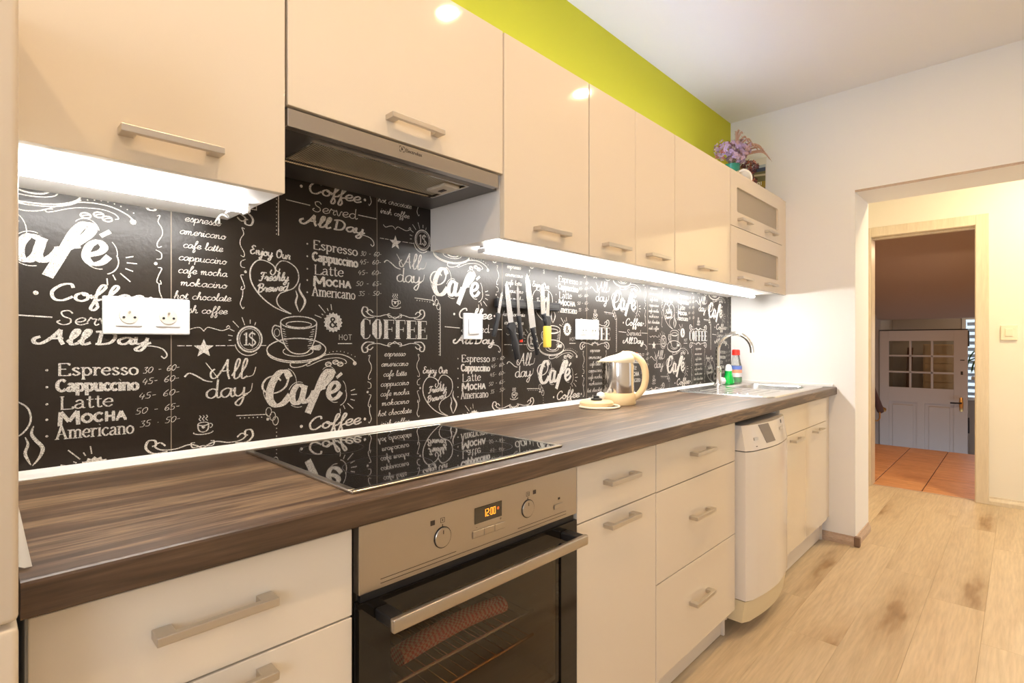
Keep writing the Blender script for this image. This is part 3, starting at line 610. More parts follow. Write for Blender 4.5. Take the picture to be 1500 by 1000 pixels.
# 12 coin, star, rules
circ(.483, .252, .0285, .031, .0040, n=26); circ(.483, .252, .0235, .026, .0014, n=22); circ(.480, .245, .031, .033, .002, 3.3, 5.4, 12)
ribbon([(.470,.262),(.475,.268),(.475,.238)], .0024, .004); ribbon([(.469,.238),(.481,.238)], .002)
ribbon(crom([(.496,.263),(.488,.268),(.482,.260),(.490,.252),(.496,.244),(.489,.236),(.481,.242)], 4), .0024, .004); ribbon([(.489,.272),(.489,.232)], .0016)
for a, l0, l1 in ((1.25,.036,.044), (1.55,.038,.048), (1.9,.036,.056), (2.3,.038,.058), (2.65,.040,.052), (2.95,.040,.050), (3.2,.042,.048)):
    ribbon([(.483+l0*math.cos(a), .252+l0*math.sin(a)), (.483+l1*math.cos(a), .252+l1*math.sin(a))], .0018)
def star(cx, cz, r, ri, n=5):
    pp = [((r if k % 2 == 0 else ri)*math.cos(PI/2+PI*k/n), (r if k % 2 == 0 else ri)*math.sin(PI/2+PI*k/n)) for k in range(2*n)]
    for k in range(0, 2*n, 2):
        a, b, c_ = pp[k-1], pp[k], pp[(k+1) % (2*n)]
        poly([(cx, cz), (cx+a[0], cz+a[1]), (cx+b[0], cz+b[1]), (cx+c_[0], cz+c_[1])])
star(.382, .230, .022, .0095)
for a, b_ in ((.329,.343), (.346,.358), (.407,.428), (.432,.448), (.508,.522)): ribbon([(a, .2365), (b_, .2365)], .0018)
ribbon(crom([(.340,.278),(.348,.272),(.362,.277),(.374,.278),(.382,.270)], 4), .0018); ribbon(crom([(.382,.270),(.390,.279),(.404,.276),(.420,.272),(.432,.276),(.438,.280),(.434,.284),(.430,.279)], 4), .0018)
# 13 All day script
text('All', .400, .157, .075, .0235, .0022, .0042, slant=.1); text('day', .385, .114, .090, .0215, .0022, .0044)
ribbon(crom([(.343,.166),(.352,.174),(.366,.168),(.384,.156),(.400,.152)], 5), .002, .004); ribbon(crom([(.386,.197),(.398,.180),(.412,.160)], 4), .002)
ribbon(crom([(.470,.160),(.490,.164),(.497,.184)], 4), .002); ribbon(crom([(.465,.118),(.484,.124),(.489,.144)], 4), .002)
# 14 ampersand burst, HOT
def burst(cx, cz):
    n = 16; ro, ri, rr = .028, .0235, .0005
    pp = []
    for k in range(2*n):
        a = PI*k/n; r = ro if k % 2 == 0 else ri; pp.append((cx+r*math.cos(a), cz+r*math.sin(a), cx+rr*math.cos(a)*.9, cz+rr*math.sin(a)))
    for k in range(2*n):
        a, b = pp[k], pp[(k+1) % (2*n)]; poly([(a[0], a[1]), (b[0], b[1]), (b[2], b[3]), (a[2], a[3])])
    MI[0] = 1
    for dx in (0,):
        ribbon(crom([(cx+.011,cz-.012),(cx-.006,cz+.006),(cx-.002,cz+.013),(cx+.004,cz+.008),(cx-.008,cz-.004),(cx-.006,cz-.012),(cx+.002,cz-.012),(cx+.010,cz-.001)], 4), .0030, .0050)
    MI[0] = 0
    for a, l0, l1 in ((1.7,.034,.05), (2.0,.034,.042), (2.3,.034,.062), (2.55,.034,.040), (2.8,.036,.056)):
        ribbon([(cx+l0*math.cos(a), cz+l0*math.sin(a)), (cx+l1*math.cos(a), cz+l1*math.sin(a))], .0022)
burst(.182, .299+.315)
text('HOT', .197, .566, .042, .0100, .0014, .0014, {k: (v[0], v[1]) for k, v in RG.items()}); ribbon([(.196,.556),(.239,.556)], .0026)
# 15 corner ornament and dotted upright
ribbon([(.452,.068),(.525,.064)], .0022)
for i in range(6): dot(.461+.010*i, .061-.0005*i, .0015, 6)
for cx, cz in ((.528,.070), (.538,.058), (.545,.046)): circ(cx, cz, .007, .011, .0018, n=12)
dot(.526, .052, .004)
ribbon([(.5525,.045),(.5525,-.114)], .0028)
for i in range(16): dot(.5475, .036-.0098*i, .0015, 6)
# 16 little cup
circ(.381, .056, .011, .004, .002, n=12); ribbon(crom([(.370,.056),(.371,.044),(.377,.038),(.385,.038),(.391,.044),(.392,.056)], 4), .002, .003); circ(.395, .051, .005, .005, .002, -1.6, 1.8, 8)
circ(.381, .037, .020, .005, .0022, 2.9, 6.5, 12); dot(.381, .049, .004)
for dx in (-.007, 0, .007): ribbon(crom([(.380+dx,.076),(.383+dx,.072),(.379+dx,.068),(.383+dx,.063)], 3), .0014, .002)
# 17 COFFEE between scrolls
def scroll(z, up):
    for sg in (-1, 1):
        cx = .380
        ribbon(crom([(cx, z-.016*up), (cx+sg*.025, z-.004*up), (cx+sg*.055, z-.010*up), (cx+sg*.082, z-.008*up), (cx+sg*.094, z+.002*up), (cx+sg*.084, z+.008*up), (cx+sg*.074, z+.000*up)], 5), .002, .004)
        ribbon(crom([(cx, z-.010*up), (cx+sg*.020, z-.012*up), (cx+sg*.024, z-.002*up), (cx+sg*.016, z-.001*up)], 4), .0016, .003)
        ribbon(crom([(cx+sg*.070, z-.013*up), (cx+sg*.096, z-.014*up), (cx+sg*.110, z-.001*up), (cx+sg*.106, z+.014*up), (cx+sg*.094, z+.014*up), (cx+sg*.092, z+.004*up), (cx+sg*.099, z+.002*up)], 5), .0024, .0050)
scroll(.646, 1); scroll(.546, -1)
def COFFEE():
    z0, z1 = .570, .627; ws = .0135; x = .262; hh = z1-z0
    def stem(x0_, w): poly([(x0_, z0), (x0_+w, z0), (x0_+w, z1), (x0_, z1)])
    def hbar(xa, xb, z, t=.0022): poly([(xa, z-t/2), (xb, z-t/2), (xb, z+t/2), (xa, z+t/2)])
    # C
    poly([(x+.004, z0+.012), (x+.013, z0), (x+.016, z0), (x+.016, z1), (x+.013, z1), (x+.004, z1-.012)]); circ(x+.020, z1-.012, .014, .012, .0022, .0, 2.2, 8); circ(x+.020, z0+.012, .014, .012, .0022, -2.2, 0, 8); ribbon([(x+.034, z1-.002), (x+.034, z1-.016)], .002); x += .041
    # O
    poly([(x, z0+.014), (x+.012, z0), (x+.016, z0), (x+.016, z1), (x+.012, z1), (x, z1-.014)]); poly([(x+.022, z0+.004), (x+.026, z0), (x+.032, z0+.014), (x+.032, z1-.014), (x+.026, z1), (x+.022, z1-.004)]); hbar(x+.012, x+.026, z0+.001); hbar(x+.012, x+.026, z1-.001); x += .040
    for k in range(4):
        stem(x, ws); hbar(x-.003, x+.034, z1-.001); ribbon([(x+.033, z1), (x+.033, z1-.012)], .0018); hbar(x+ws, x+.027, (z0+z1)/2); ribbon([(x+.027, (z0+z1)/2+.007), (x+.027, (z0+z1)/2-.007)], .0018); hbar(x-.003, x+ws+.003, z0+.001)
        if k > 1: hbar(x-.003, x+.035, z0+.001); ribbon([(x+.034, z0), (x+.034, z0+.013)], .0018)
        x += .0405
COFFEE()
# panels
SX0 = .317 - .52; sp = empty('splashback', (1.6, SP_Y, H-.243), 'blackboard patterned splashback covered with white cafe lettering', 'splashback')
QK = [0]
def field_mesh(x0, x1, name):
    bm = BM()
    zt = H + .47 - Z0
    for n_ in range(-2, 9):
        for m_ in range(-2, 3):
            ox = n_*PX; oz = -.315*(n_ % 2) + .63*m_
            if ox > x1 + .1 or ox + .75 < x0 - .05: continue
            for q, mi_ in QUADS:
                cx = sum(p[0] for p in q)/len(q) + ox; cz = sum(p[1] for p in q)/len(q) + oz
                if x0 <= cx < x1 and -.02 < cz < zt - .005:
                    QK[0] += 1; yo = SP_Y - .0004 - 3e-6*(QK[0] % 97) - .0004*mi_
                    pts = [(p[0]+ox, p[1]+oz) for p in q]
                    a = sum(pts[i][0]*pts[(i+1) % len(pts)][1] - pts[(i+1) % len(pts)][0]*pts[i][1] for i in range(len(pts)))
                    if abs(a) < 1e-9: continue
                    if a < 0: pts = pts[::-1]
                    try: bm.faces.new([bm.verts.new((min(p[0], 3.457), yo, Z0+p[1])) for p in pts]).material_index = mi_
                    except ValueError: pass
    return bm
xs = [-.203, .317, .8375, 1.356, 1.8745, 2.393, 2.9115, 3.457]
for i in range(len(xs)-1):
    p_ = obj('splashback_panel', B((xs[i]+.0005, SP_Y, H-.253), (xs[i+1]-.0005, 1.3632, H+.47), .0003, 1), M['splash'], sp)
    t_ = obj('chalk_lettering', field_mesh(xs[i], xs[i+1], 'x'), [M['chalk'], M['splash']], p_, at=origin_of(sp)); t_.location = (0, 0, 0)
for x in xs[1:-1]:
    obj('seam', B((x-.0008, SP_Y-.0003, H-.253), (x+.0008, SP_Y+.0005, H+.465)), M['seam'], sp)

# ------------------------------------------------------------------ worktop and trims
WT = H - .253
bm = BM()
prof = [(.762, WT-.041), (.760, WT-.038), (.760, WT-.004), (.7615, WT-.0012), (.765, WT), (1.358, WT), (1.358, WT-.041)]
# worktop with cut-outs for hob and bowl is one slab with the appliances set on it
prism(bm, prof, lambda a, b: (.040, a, b), lambda a, b: (2.984, a, b)); prism(bm, prof, lambda a, b: (3.361, a, b), lambda a, b: (3.459, a, b))
prism(bm, prof[:5] + [(.869, WT), (.869, WT-.041)], lambda a, b: (2.984, a, b), lambda a, b: (3.361, a, b)); box(bm, (2.984, 1.221, WT-.041), (3.361, 1.358, WT))
tag(obj('worktop', bm, M['worktop'], at=(0, 1.05, WT-.041)), 'long dark walnut effect worktop running under the splashback', 'worktop')
poly_ = [(1.359, WT), (1.312, WT), (1.311, WT+.002), (1.318, WT+.004), (1.340, WT+.006), (1.352, WT+.009), (1.359, WT+.011)]
tag(obj('worktop_edge_trim', prism(BM(), poly_, lambda a, b: (.040, a, b), lambda a, b: (3.458, a, b)), M['trimw'], at=(1.7, 1.34, WT)), 'long white sealing trim between worktop and splashback', 'trim')
tag(obj('worktop_edge_trim', B((3.432, .775, WT), (3.459, 1.305, WT+.018), .004), M['trimw']), 'short white sealing trim against the end wall by the sink', 'trim')

# ------------------------------------------------------------------ handles
def handle_bm(l=.148, t=.012, d=.030, leg=.022):
    """bar along X in front (-Y) of the origin plane."""
    bm = B((-l/2, -d, -t/2), (l/2, -d+.010, t/2), .0012, 2)
    for s in (-1, 1):
        x0 = s*l/2; x1 = s*(l/2-leg); box(bm, (x0, -d+.008, -t/2), (x1, 0, t/2), .0012, 2)
    return bm
HND = {}
def handle(parent, x, y, z, l=.148):
    if l not in HND:
        o = obj('handle', handle_bm(l), M['nickel'], parent, at=(0, 0, 0)); o.location = Vector((x, y, z)) - origin_of(parent); HND[l] = o; return o
    return inst('handle', HND[l], (x, y, z), parent)

# ------------------------------------------------------------------ upper cabinets
UF, UB = 1.027, 1.358; UZ0, UZ1 = H+.289, H+.857
def carcass(c, x0, x1, y0, y1, z0, z1, t=.016, rails=False):
    bm = BM(); box(bm, (x0, y0, z0), (x0+t, y1, z1)); box(bm, (x1-t, y0, z0), (x1, y1, z1))
    box(bm, (x0+t, y0, z0), (x1-t, y1, z0+t)); (box(bm, (x0+t, y0, z1-t), (x1-t, y0+.06, z1)), box(bm, (x0+t, y1-.08, z1-t), (x1-t, y1, z1))) if rails else box(bm, (x0+t, y0, z1-t), (x1-t, y1, z1)); box(bm, (x0+t, y1-.006, z0+t), (x1-t, y1, z1-t))
    return obj('carcass', bm, M['carcass'], c)
def upper(name, x0, x1, label, doors, z0=UZ0, hz=.045):
    c = empty(name, ((x0+x1)/2, 1.19, z0), label, 'cabinet', 'glossy cream wall cabinets')
    carcass(c, x0, x1, UF+.019, UB, z0+.003, UZ1-.002)
    for a, b_, hx in doors:
        d = obj('door', B((a+.0015, UF, z0), (b_-.0015, UF+.018, UZ1), .0015, 2), M['gloss'], c)
        if hx is not None: handle(d, hx, UF, z0+hz)
    return c
upper('wall_cabinet', .040, .4315, 'cream wall cabinet at the left end beside the tall fridge', [(.040, .4315, .240)])
hc = upper('wall_cabinet', .434, 1.0285, 'short cream wall cabinet above the extractor hood', [(.434, 1.0285, .728)], z0=H+.464, hz=.042)
upper('wall_cabinet', 1.031, 1.4285, 'cream single door wall cabinet just right of the extractor hood', [(1.031, 1.4285, 1.226)])
upper('wall_cabinet', 1.431, 2.026, 'cream wall cabinet with two narrow doors in the middle of the row', [(1.431, 1.7205, 1.576), (1.7205, 2.026, 1.868)])
upper('wall_cabinet', 2.0285, 2.602, 'cream wall cabinet with one plain door beside the glass fronted one', [(2.0285, 2.602, 2.315)])
gc = empty('wall_cabinet', (2.99, 1.19, UZ0), 'cream wall cabinet with two frosted glass flaps at the far end', 'cabinet', 'glossy cream wall cabinets')
carcass(gc, 2.6045, 3.383, UF+.019, UB, UZ0+.003, UZ1-.002)
for z0, z1 in ((UZ0, H+.578), (H+.581, UZ1)):
    xa, xb = 2.6055, 3.3815; wx0, wx1, wz0, wz1 = 2.685, 3.305, z0+.076, z1-.075
    bm = BM()
    for a, b_ in (((xa, UF, z0), (wx0, UF+.018, z1)), ((wx1, UF, z0), (xb, UF+.018, z1)), ((wx0, UF, z0), (wx1, UF+.018, wz0)), ((wx0, UF, wz1), (wx1, UF+.018, z1))): box(bm, a, b_)
    # rounded window corners
    r = .012
    for cx, cz, sx, sz in ((wx0, wz0, 1, 1), (wx1, wz0, -1, 1), (wx0, wz1, 1, -1), (wx1, wz1, -1, -1)):
        pl_ = [(cx, cz)] + [(cx + sx*r*(1-math.sin(t*PI/8)), cz + sz*r*(1-math.cos(t*PI/8))) for t in range(5)]
        prism(bm, pl_, lambda a, b: (a, UF+.0005, b), lambda a, b: (a, UF+.0175, b))
    d = obj('flap_door', bm, M['gloss'], gc)
    obj('glass', B((wx0-.01, UF+.010, wz0-.01), (wx1+.01, UF+.014, wz1+.01)), M['frost'], d, label='frosted grey glass pane')
    for hx in (2.765, 3.155): handle(d, hx, UF, z0+.038)
tag(obj('filler_strip', B((3.386, UF+.004, UZ0), (3.459, UF+.02, UZ1), .001, 1), M['gloss']), 'narrow cream filler strip between the glass fronted cabinet and the end wall', 'panel')

# under-cabinet LED battens
for k, (x0, x1, lab) in enumerate(((.045, .405, 'short glowing white batten light under the left wall cabinet'), (1.085, 3.30, 'long glowing white batten light under the row of wall cabinets'))):
    lt = empty('strip_light', ((x0+x1)/2, 1.165, UZ0-.02), lab, 'lamp', 'under cabinet strip lights')
    obj('housing', B((x0-.006, 1.162, UZ0-.003), (x1+.006, 1.180, UZ0+.0028), .001, 1), M['white'], lt)
    obj('diffuser', B((x0, 1.158, UZ0-.015), (x1, 1.184, UZ0+.0005), .005, 3), M['led'], lt, smooth=True)
    for e in (x0-.004, x1+.004): obj('end_cap', B((e-.004, 1.156, UZ0-.018), (e+.004, 1.186, UZ0-.004), .002, 1), M['white'], lt)
ts = empty('strip_light', (1.3, 1.10, UZ1), 'added unseen cool uplight strip on top of the wall cabinets', 'lamp')  # unseen strip, added to cast cool light on ceiling and lime wall
obj('housing', B((-.1, 1.09, UZ1-.001), (2.92, 1.12, UZ1+.008), .001, 1), M['white'], ts)
obj('diffuser', B((-.09, 1.094, UZ1+.008), (2.91, 1.116, UZ1+.016), .003, 2), M['uplight_fill'], ts)
cb = tag(obj('lamp_cable', tube(BM(), crom([(.398, 1.20, UZ0-.004), (.385, 1.22, UZ0-.012), (.400, 1.25, UZ0-.014), (.395, 1.28, UZ0-.004), (.392, 1.31, UZ0-.016), (.405, 1.33, UZ0-.014), (.41, 1.345, UZ0+.002)], 5), .0022, 6), M['white'], smooth=True), 'thin white cable looping under the left wall cabinet', 'cable')

# ------------------------------------------------------------------ extractor hood
hd = empty('extractor_hood', (.73, 1.19, H+.42), 'built in stainless steel extractor hood under the short wall cabinet', 'extractor hood')
hz = H+.424
bm = B((.436, 1.03, hz), (1.012, 1.052, H+.459), .0015, 2)
obj('front_fascia', bm, M['steel'], hd)
bm = BM()
for a, b_ in (((.436, 1.052, hz), (1.026, 1.072, hz+.03)), ((.436, 1.235, hz), (1.026, 1.356, hz+.03)), ((.436, 1.072, hz), (.506, 1.235, hz+.03)), ((.944, 1.072, hz), (1.026, 1.235, hz+.03)), ((.44, 1.06, hz+.03), (1.02, 1.35, hz+.036))): box(bm, a, b_)
obj('underside', bm, M['dark_metal'], hd)
bm = BM()
for a, b_ in (((.506, 1.072, hz-.003), (.944, 1.076, hz)), ((.506, 1.231, hz-.003), (.944, 1.235, hz)), ((.506, 1.076, hz-.003), (.510, 1.231, hz)), ((.940, 1.076, hz-.003), (.944, 1.231, hz))): box(bm, a, b_)
fg = obj('filter_rim', bm, M['chrome'], hd)
fo = obj('grease_filter', B((.510, 1.076, hz+.004), (.940, 1.231, hz+.008)), M['filter'], hd, at=(.5, 1.07, hz))
ft = obj('filter_catch', B((.885, 1.105, hz-.005), (.938, 1.185, hz+.004), .003), M['catch'], hd)
obj('catch_slot', B((.905, 1.135, hz-.007), (.918, 1.160, hz-.005), .001), M['print'], ft)
# maker's mark and lettering on the fascia
bm = BM(); mx_, mz_, q = .700, H+.4475, .0065; Yf = 1.0297
def flat(bm, pts, y, t=.0004): prism(bm, pts, lambda a, b: (a, y-t, b), lambda a, b: (a, y, b))
for sx, sz in ((-1, -1), (-1, 1), (1, -1), (1, 1)): flat(bm, [(mx_+sx*q, mz_+sz*q), (mx_+sx*q*.15, mz_+sz*q), (mx_+sx*q*.75, mz_+sz*q*.75), (mx_+sx*q, mz_+sz*q*.15)], Yf)
flat(bm, [(mx_-.001, mz_+.005), (mx_+.003, mz_-.001), (mx_-.001, mz_-.004), (mx_-.002, mz_)], Yf)
obj('emblem', bm, M['print'], hd)
def bfont(s, size, name, m, parent, loc, bold=0, ext=.0003, sx=1.0):
    cu = bpy.data.curves.new(name, 'FONT'); cu.body = s; cu.size = size; cu.extrude = ext; cu.offset = bold; cu.resolution_u = 3
    to = bpy.data.objects.new(name, cu); COL.objects.link(to)
    bpy.context.view_layer.update(); dg = bpy.context.evaluated_depsgraph_get()
    me = bpy.data.meshes.new_from_object(to.evaluated_get(dg)); bpy.data.objects.remove(to)
    me.transform(Matrix.Rotation(PI/2, 4, 'X') @ Matrix.Diagonal((sx, 1, 1, 1)))
    me.materials.clear(); me.materials.append(m)
    o = bpy.data.objects.new(name, me); o.parent = parent; o.location = Vector(loc) - origin_of(parent); COL.objects.link(o); return o
bfont('Electrolux', .0115, 'lettering', M['print'], hd, (.709, Yf, H+.4435), .0001)

# ------------------------------------------------------------------ base cabinets
BF = .788; BZ1 = H - .303; BZ0 = H - 1.020; PLY = .84
def base(name, x0, x1, label, fronts, ztop=None):
    c = empty(name, ((x0+x1)/2, 1.07, .10), label, 'cabinet', 'glossy cream base cabinets')
    carcass(c, x0, x1, BF+.019, 1.34, BZ0+.002, WT-.0425, rails=True)
    for kind, a, b_, z0, z1, hx, hz_ in fronts:
        d = obj(kind, B((a+.0015, BF, z0+.0015), (b_-.0015, BF+.018, z1-.0015), .0015, 2), M['gloss'], c)
        if hx is not None: handle(d, hx, BF, hz_)
    for px in (x0+.05, x1-.05): obj('foot', lathe(BM(), [(.02, 0), (.02, .01), (.014, .02), (.014, BZ0+.002)], (px, .93, 0), 10), M['black'], c, smooth=True)
    return c
Z = lambda r: H + r
base('base_cabinet', .046, .4405, 'cream drawer unit at the left end of the worktop', [('drawer_front', .046, .4405, Z(-.447), Z(-.303), .236, Z(-.367)), ('drawer_front', .046, .4405, Z(-.735), Z(-.447), .236, Z(-.472+.0)), ('drawer_front', .046, .4405, Z(-1.02), Z(-.735), .236, Z(-.80))])
base('base_cabinet', 1.045, 1.4355, 'narrow cream cabinet with drawer over door beside the oven', [('drawer_front', 1.045, 1.4355, Z(-.449), Z(-.303), 1.232, Z(-.365)), ('door', 1.045, 1.4355, Z(-1.02), Z(-.449), 1.232, Z(-.478))])
base('base_cabinet', 1.437, 2.043, 'wide cream unit of three drawers beside the dishwasher', [('drawer_front', 1.437, 2.043, Z(-.450), Z(-.303), 1.735, Z(-.366)), ('drawer_front', 1.437, 2.043, Z(-.728), Z(-.450), 1.728, Z(-.575)), ('drawer_front', 1.437, 2.043, Z(-1.02), Z(-.728), 1.728, Z(-.858))])
base('base_cabinet', 2.556, 3.357, 'cream sink cabinet with two doors against the end wall', [('drawer_front', 2.556, 3.357, Z(-.436), Z(-.303), None, 0), ('door', 2.556, 2.956, Z(-.995), Z(-.436), 2.775, Z(-.465)), ('door', 2.956, 3.357, Z(-.995), Z(-.436), 3.15, Z(-.465))])
tag(obj('filler_strip', B((3.36, BF+.012, BZ0+.02), (3.459, BF+.028, WT-.045), .001, 1), M['gloss']), 'narrow cream filler strip between sink cabinet and end wall', 'panel')
for a, b_, lab in ((.046, 2.035, 'long white plinth under the drawers and the oven'), (2.556, 3.42, 'white plinth under the sink cabinet')):
    pz = empty('plinth', ((a+b_)/2, PLY, 0), lab, 'plinth')
    obj('board', B((a, PLY, .004), (b_, PLY+.015, BZ0+.001), .001, 1), M['plinth'], pz)
    obj('end_strip', B((b_-.001, PLY-.012, .002), (b_+.010, PLY+.02, BZ0), .002, 1), M['plinth'], pz)

# ------------------------------------------------------------------ oven
OX0, OX1 = .447, 1.034; OY = .780
ov = empty('built_in_oven', ((OX0+OX1)/2, 1.05, .10), 'stainless steel built in oven with a dark glass door', 'oven')
bm = BM(); oz0, oz1 = H-.90, H-.303; cz0, cz1 = H-.79, H-.455
for a, b_ in (((OX0+.01, .80, oz0), (OX0+.065, 1.33, oz1)), ((OX1-.065, .80, oz0), (OX1-.01, 1.33, oz1)), ((OX0+.065, .80, cz1), (OX1-.065, 1.33, oz1)), ((OX0+.065, .80, oz0), (OX1-.065, 1.33, cz0)), ((OX0+.065, 1.27, cz0), (OX1-.065, 1.33, cz1))): box(bm, a, b_)
obj('body', bm, M['cavity'], ov)
cp = obj('control_panel', B((OX0, OY, H-.415), (OX1, OY+.02, H-.301), .0015, 2), M['steel'], ov)
def knob(x):
    k = obj('knob', lathe(BM(), [(.0, -.003), (.0175, -.003), (.0185, -.002), (.0185, .0)], (0, 0, 0), 28), M['steel'], cp, at=(0, 0, 0), smooth=True)
    k.rotation_euler = (-PI/2, 0, 0); k.location = Vector((x, OY, H-.3635)) - origin_of(ov)
    bm = BM(); flat(bm, [(x-.0008, H-.357), (x+.0008, H-.357), (x+.0008, H-.350), (x-.0008, H-.350)], OY-.0031); flat(bm, [(x-.0008, H-.344), (x+.0008, H-.344), (x+.0008, H-.339), (x-.0008, H-.339)], OY)
    obj('index_mark', bm, M['print'], cp)
    bm = lathe(BM(), [(.0185, 0), (.0200, 0), (.0200, .0012), (.0185, .0012)], (0, 0, 0), 28); bmesh.ops.rotate(bm, cent=(0, 0, 0), matrix=Matrix.Rotation(PI/2, 3, 'X'), verts=bm.verts); bmesh.ops.translate(bm, vec=(x, OY, H-.3635), verts=bm.verts)
    obj('knob_ring', bm, M['black'], cp)
knob(.620); knob(.857)
obj('display', B((.7, OY-.001, H-.360), (.776, OY, H-.328), .0004, 1), M['blackglass'], cp)
SEG = {'0': 'abcdef', '1': 'bc', '2': 'abged'}
bm = BM(); dw, dh = .0062, .0150
def seg(bm, x, z, w, h): flat(bm, [(x, z), (x+w, z), (x+w, z+h), (x, z+h)], OY-.0012)
x = .7235; zb_ = H-.3505
for ch_ in '12:00':
    if ch_ == ':': 
        for dz in (.0035, .0100): seg(bm, x-.0012, zb_+dz, .0012, .0014)
        x += .0022; continue
    t_ = .0014
    for s2 in SEG[ch_]:
        r_ = {'a': (0, dh-t_, dw, t_), 'g': (0, dh/2-t_/2, dw, t_), 'd': (0, 0, dw, t_), 'f': (0, dh/2, t_, dh/2), 'e': (0, 0, t_, dh/2), 'b': (dw-t_, dh/2, t_, dh/2), 'c': (dw-t_, 0, t_, dh/2)}[s2]
        seg(bm, x+r_[0], zb_+r_[1], r_[2], r_[3])
    x += dw + .0022
obj('clock_digits', bm, M['orange'], cp, label='glowing orange 12:00')
bm = lathe(BM(), [(.0022, 0), (.0034, 0), (.0034, .0003), (.0022, .0003)], (0, 0, 0), 14); bmesh.ops.rotate(bm, cent=(0, 0, 0), matrix=Matrix.Rotation(PI/2, 3, 'X'), verts=bm.verts); bmesh.ops.translate(bm, vec=(.7645, OY-.0012, H-.341), verts=bm.verts)
obj('clock_symbol', bm, mat('dim_orange', (.3, .06, .01), .5, emit=(1, .2, .02), es=.5), cp)
for i in range(3): obj('button', B((.6945+.030*i, OY-.003, H-.3860), (.7235+.030*i, OY, H-.3725), .0008, 1), M['steel'], cp)
obj('button', B((.947, OY-.003, H-.3870), (.981, OY, H-.3755), .0012, 1), M['steel'], cp)
bm = BM()
def rect(x0, z0, x1, z1): flat(bm, [(x0, z0), (x1, z0), (x1, z1), (x0, z1)], OY)
rect(.592, H-.336, .602, H-.327); rect(.874, H-.336, .884, H-.327); rect(.962, H-.3665, .969, H-.3615)
for cx in (.620, .857):
    for a in ((cx-.005, H-.336, cx+.005, H-.3353), (cx-.005, H-.3277, cx+.005, H-.327), (cx-.005, H-.336, cx-.0043, H-.327), (cx+.0043, H-.336, cx+.005, H-.327), (cx-.001, H-.333, cx+.001, H-.330)): rect(*a)
rect(.487, H-.4000, .653, H-.3990); rect(.487, H-.4070, .992, H-.4060); rect(.825, H-.4000, .992, H-.3990)
rect(.704, H-.3675, .708, H-.3670); rect(.770, H-.3650, .776, H-.3644); rect(.7727, H-.3675, .7733, H-.3620); rect(.952, H-.3815, .972, H-.3810); rect(.694, H-.3872, .785, H-.3866)
obj('panel_marks', bm, M['print'], cp)
bm = BM()
for a, b_ in (((OX0, OY, H-.83), (OX0+.06, OY+.018, H-.43)), ((OX1-.06, OY, H-.83), (OX1, OY+.018, H-.43)), ((OX0+.06, OY, H-.47), (OX1-.06, OY+.018, H-.43)), ((OX0+.06, OY, H-.83), (OX1-.06, OY+.018, H-.80))): box(bm, a, b_)
dr = obj('oven_door', bm, M['doorglass'], ov)
obj('door_glass', B((OX0+.06, OY+.004, H-.80), (OX1-.06, OY+.008, H-.47)), M['tinted'], dr)
obj('door_base_trim', B((OX0, OY-.002, H-.87), (OX1, OY+.018, H-.832), .001, 1), M['steel'], ov)
obj('vent_strip', B((OX0+.006, OY+.006, H-.43), (OX1-.006, OY+.016, H-.415)), M['black'], ov)
hb = B((.474, OY-.060, H-.466), (1.000, OY-.048, H-.443), .003, 3); obj('handle', hb, M['steel'], dr, smooth=True)
for hx in (.476, .972): obj('handle_bracket', B((hx, OY-.05, H-.463), (hx+.026, OY, H-.444), .003), M['black'], dr)
l_ = bpy.data.lights.new('oven_fill', 'POINT'); l_.energy = .03; l_.color = (1, .72, .42); l_.shadow_soft_size = .02  # weak fill light added so the cloth shows through the glass
lo = bpy.data.objects.new('oven_fill', l_); lo.location = (.74, 1.05, H-.49); COL.objects.link(lo)
# rack and cloth in the oven
for zr, mr, lab in ((H-.652, M['sink'], 'upper wire rack inside the oven carrying the cloth'), (H-.712, M['rack'], 'lower golden wire rack inside the oven')):
    bm = BM()
    for yy in (.86, 1.24): tube(bm, [(OX0+.07, yy, zr), (OX1-.07, yy, zr)], .0035, 6)
    for i in range(16): xx = OX0+.085+i*.028; tube(bm, [(xx, .86, zr), (xx, 1.24, zr)], .0016, 5)
    tag(obj('oven_rack', bm, mr), lab, 'oven rack', 'wire racks in the oven')
pts = crom([(.60, .90, H-.628), (.70, .905, H-.624), (.80, .91, H-.626), (.90, .905, H-.630)], 5)
tag(obj('checked_cloth', tube(BM(), pts, [(.024, .018)]*len(pts), 12), M['check'], smooth=True), 'rolled red and white checked cloth lying in the oven', 'cloth')

# ------------------------------------------------------------------ hob
hbb = empty('glass_hob', (.728, 1.045, WT), 'black glass hob with a steel rim set into the worktop', 'hob')
bm = BM(); x0, x1, y0, y1 = .448, 1.008, .803, 1.290; r = .013
for a, b_ in (((x0, y0), (x1, y0+r)), ((x0, y1-r), (x1, y1)), ((x0, y0+r), (x0+r, y1-r)), ((x1-r, y0+r), (x1, y1-r))): box(bm, (*a, WT+.0005), (*b_, WT+.005), .001, 1)
obj('steel_rim', bm, M['steel'], hbb)
obj('glass_plate', B((x0+r, y0+r, WT+.0005), (x1-r, y1-r, WT+.0045)), M['blackglass'], hbb)
bm = BM()
def ring(cx, cy, r, w=.0012, n=40):
    a = [bm.verts.new((cx+(r-w/2)*math.cos(2*PI*i/n), cy+(r-w/2)*math.sin(2*PI*i/n), WT+.0047)) for i in range(n)]; b = [bm.verts.new((cx+(r+w/2)*math.cos(2*PI*i/n), cy+(r+w/2)*math.sin(2*PI*i/n), WT+.0047)) for i in range(n)]
    for i in range(n): bm.faces.new((a[i], b[i], b[(i+1) % n], a[(i+1) % n]))
for cx, cy, r in ((.60, .93, .09), (.86, .93, .072), (.60, 1.17, .072), (.86, 1.17, .09)): ring(cx, cy, r)
obj('cooking_zone_print', bm, mat('faint_print', (.035, .03, .03), .3), hbb)

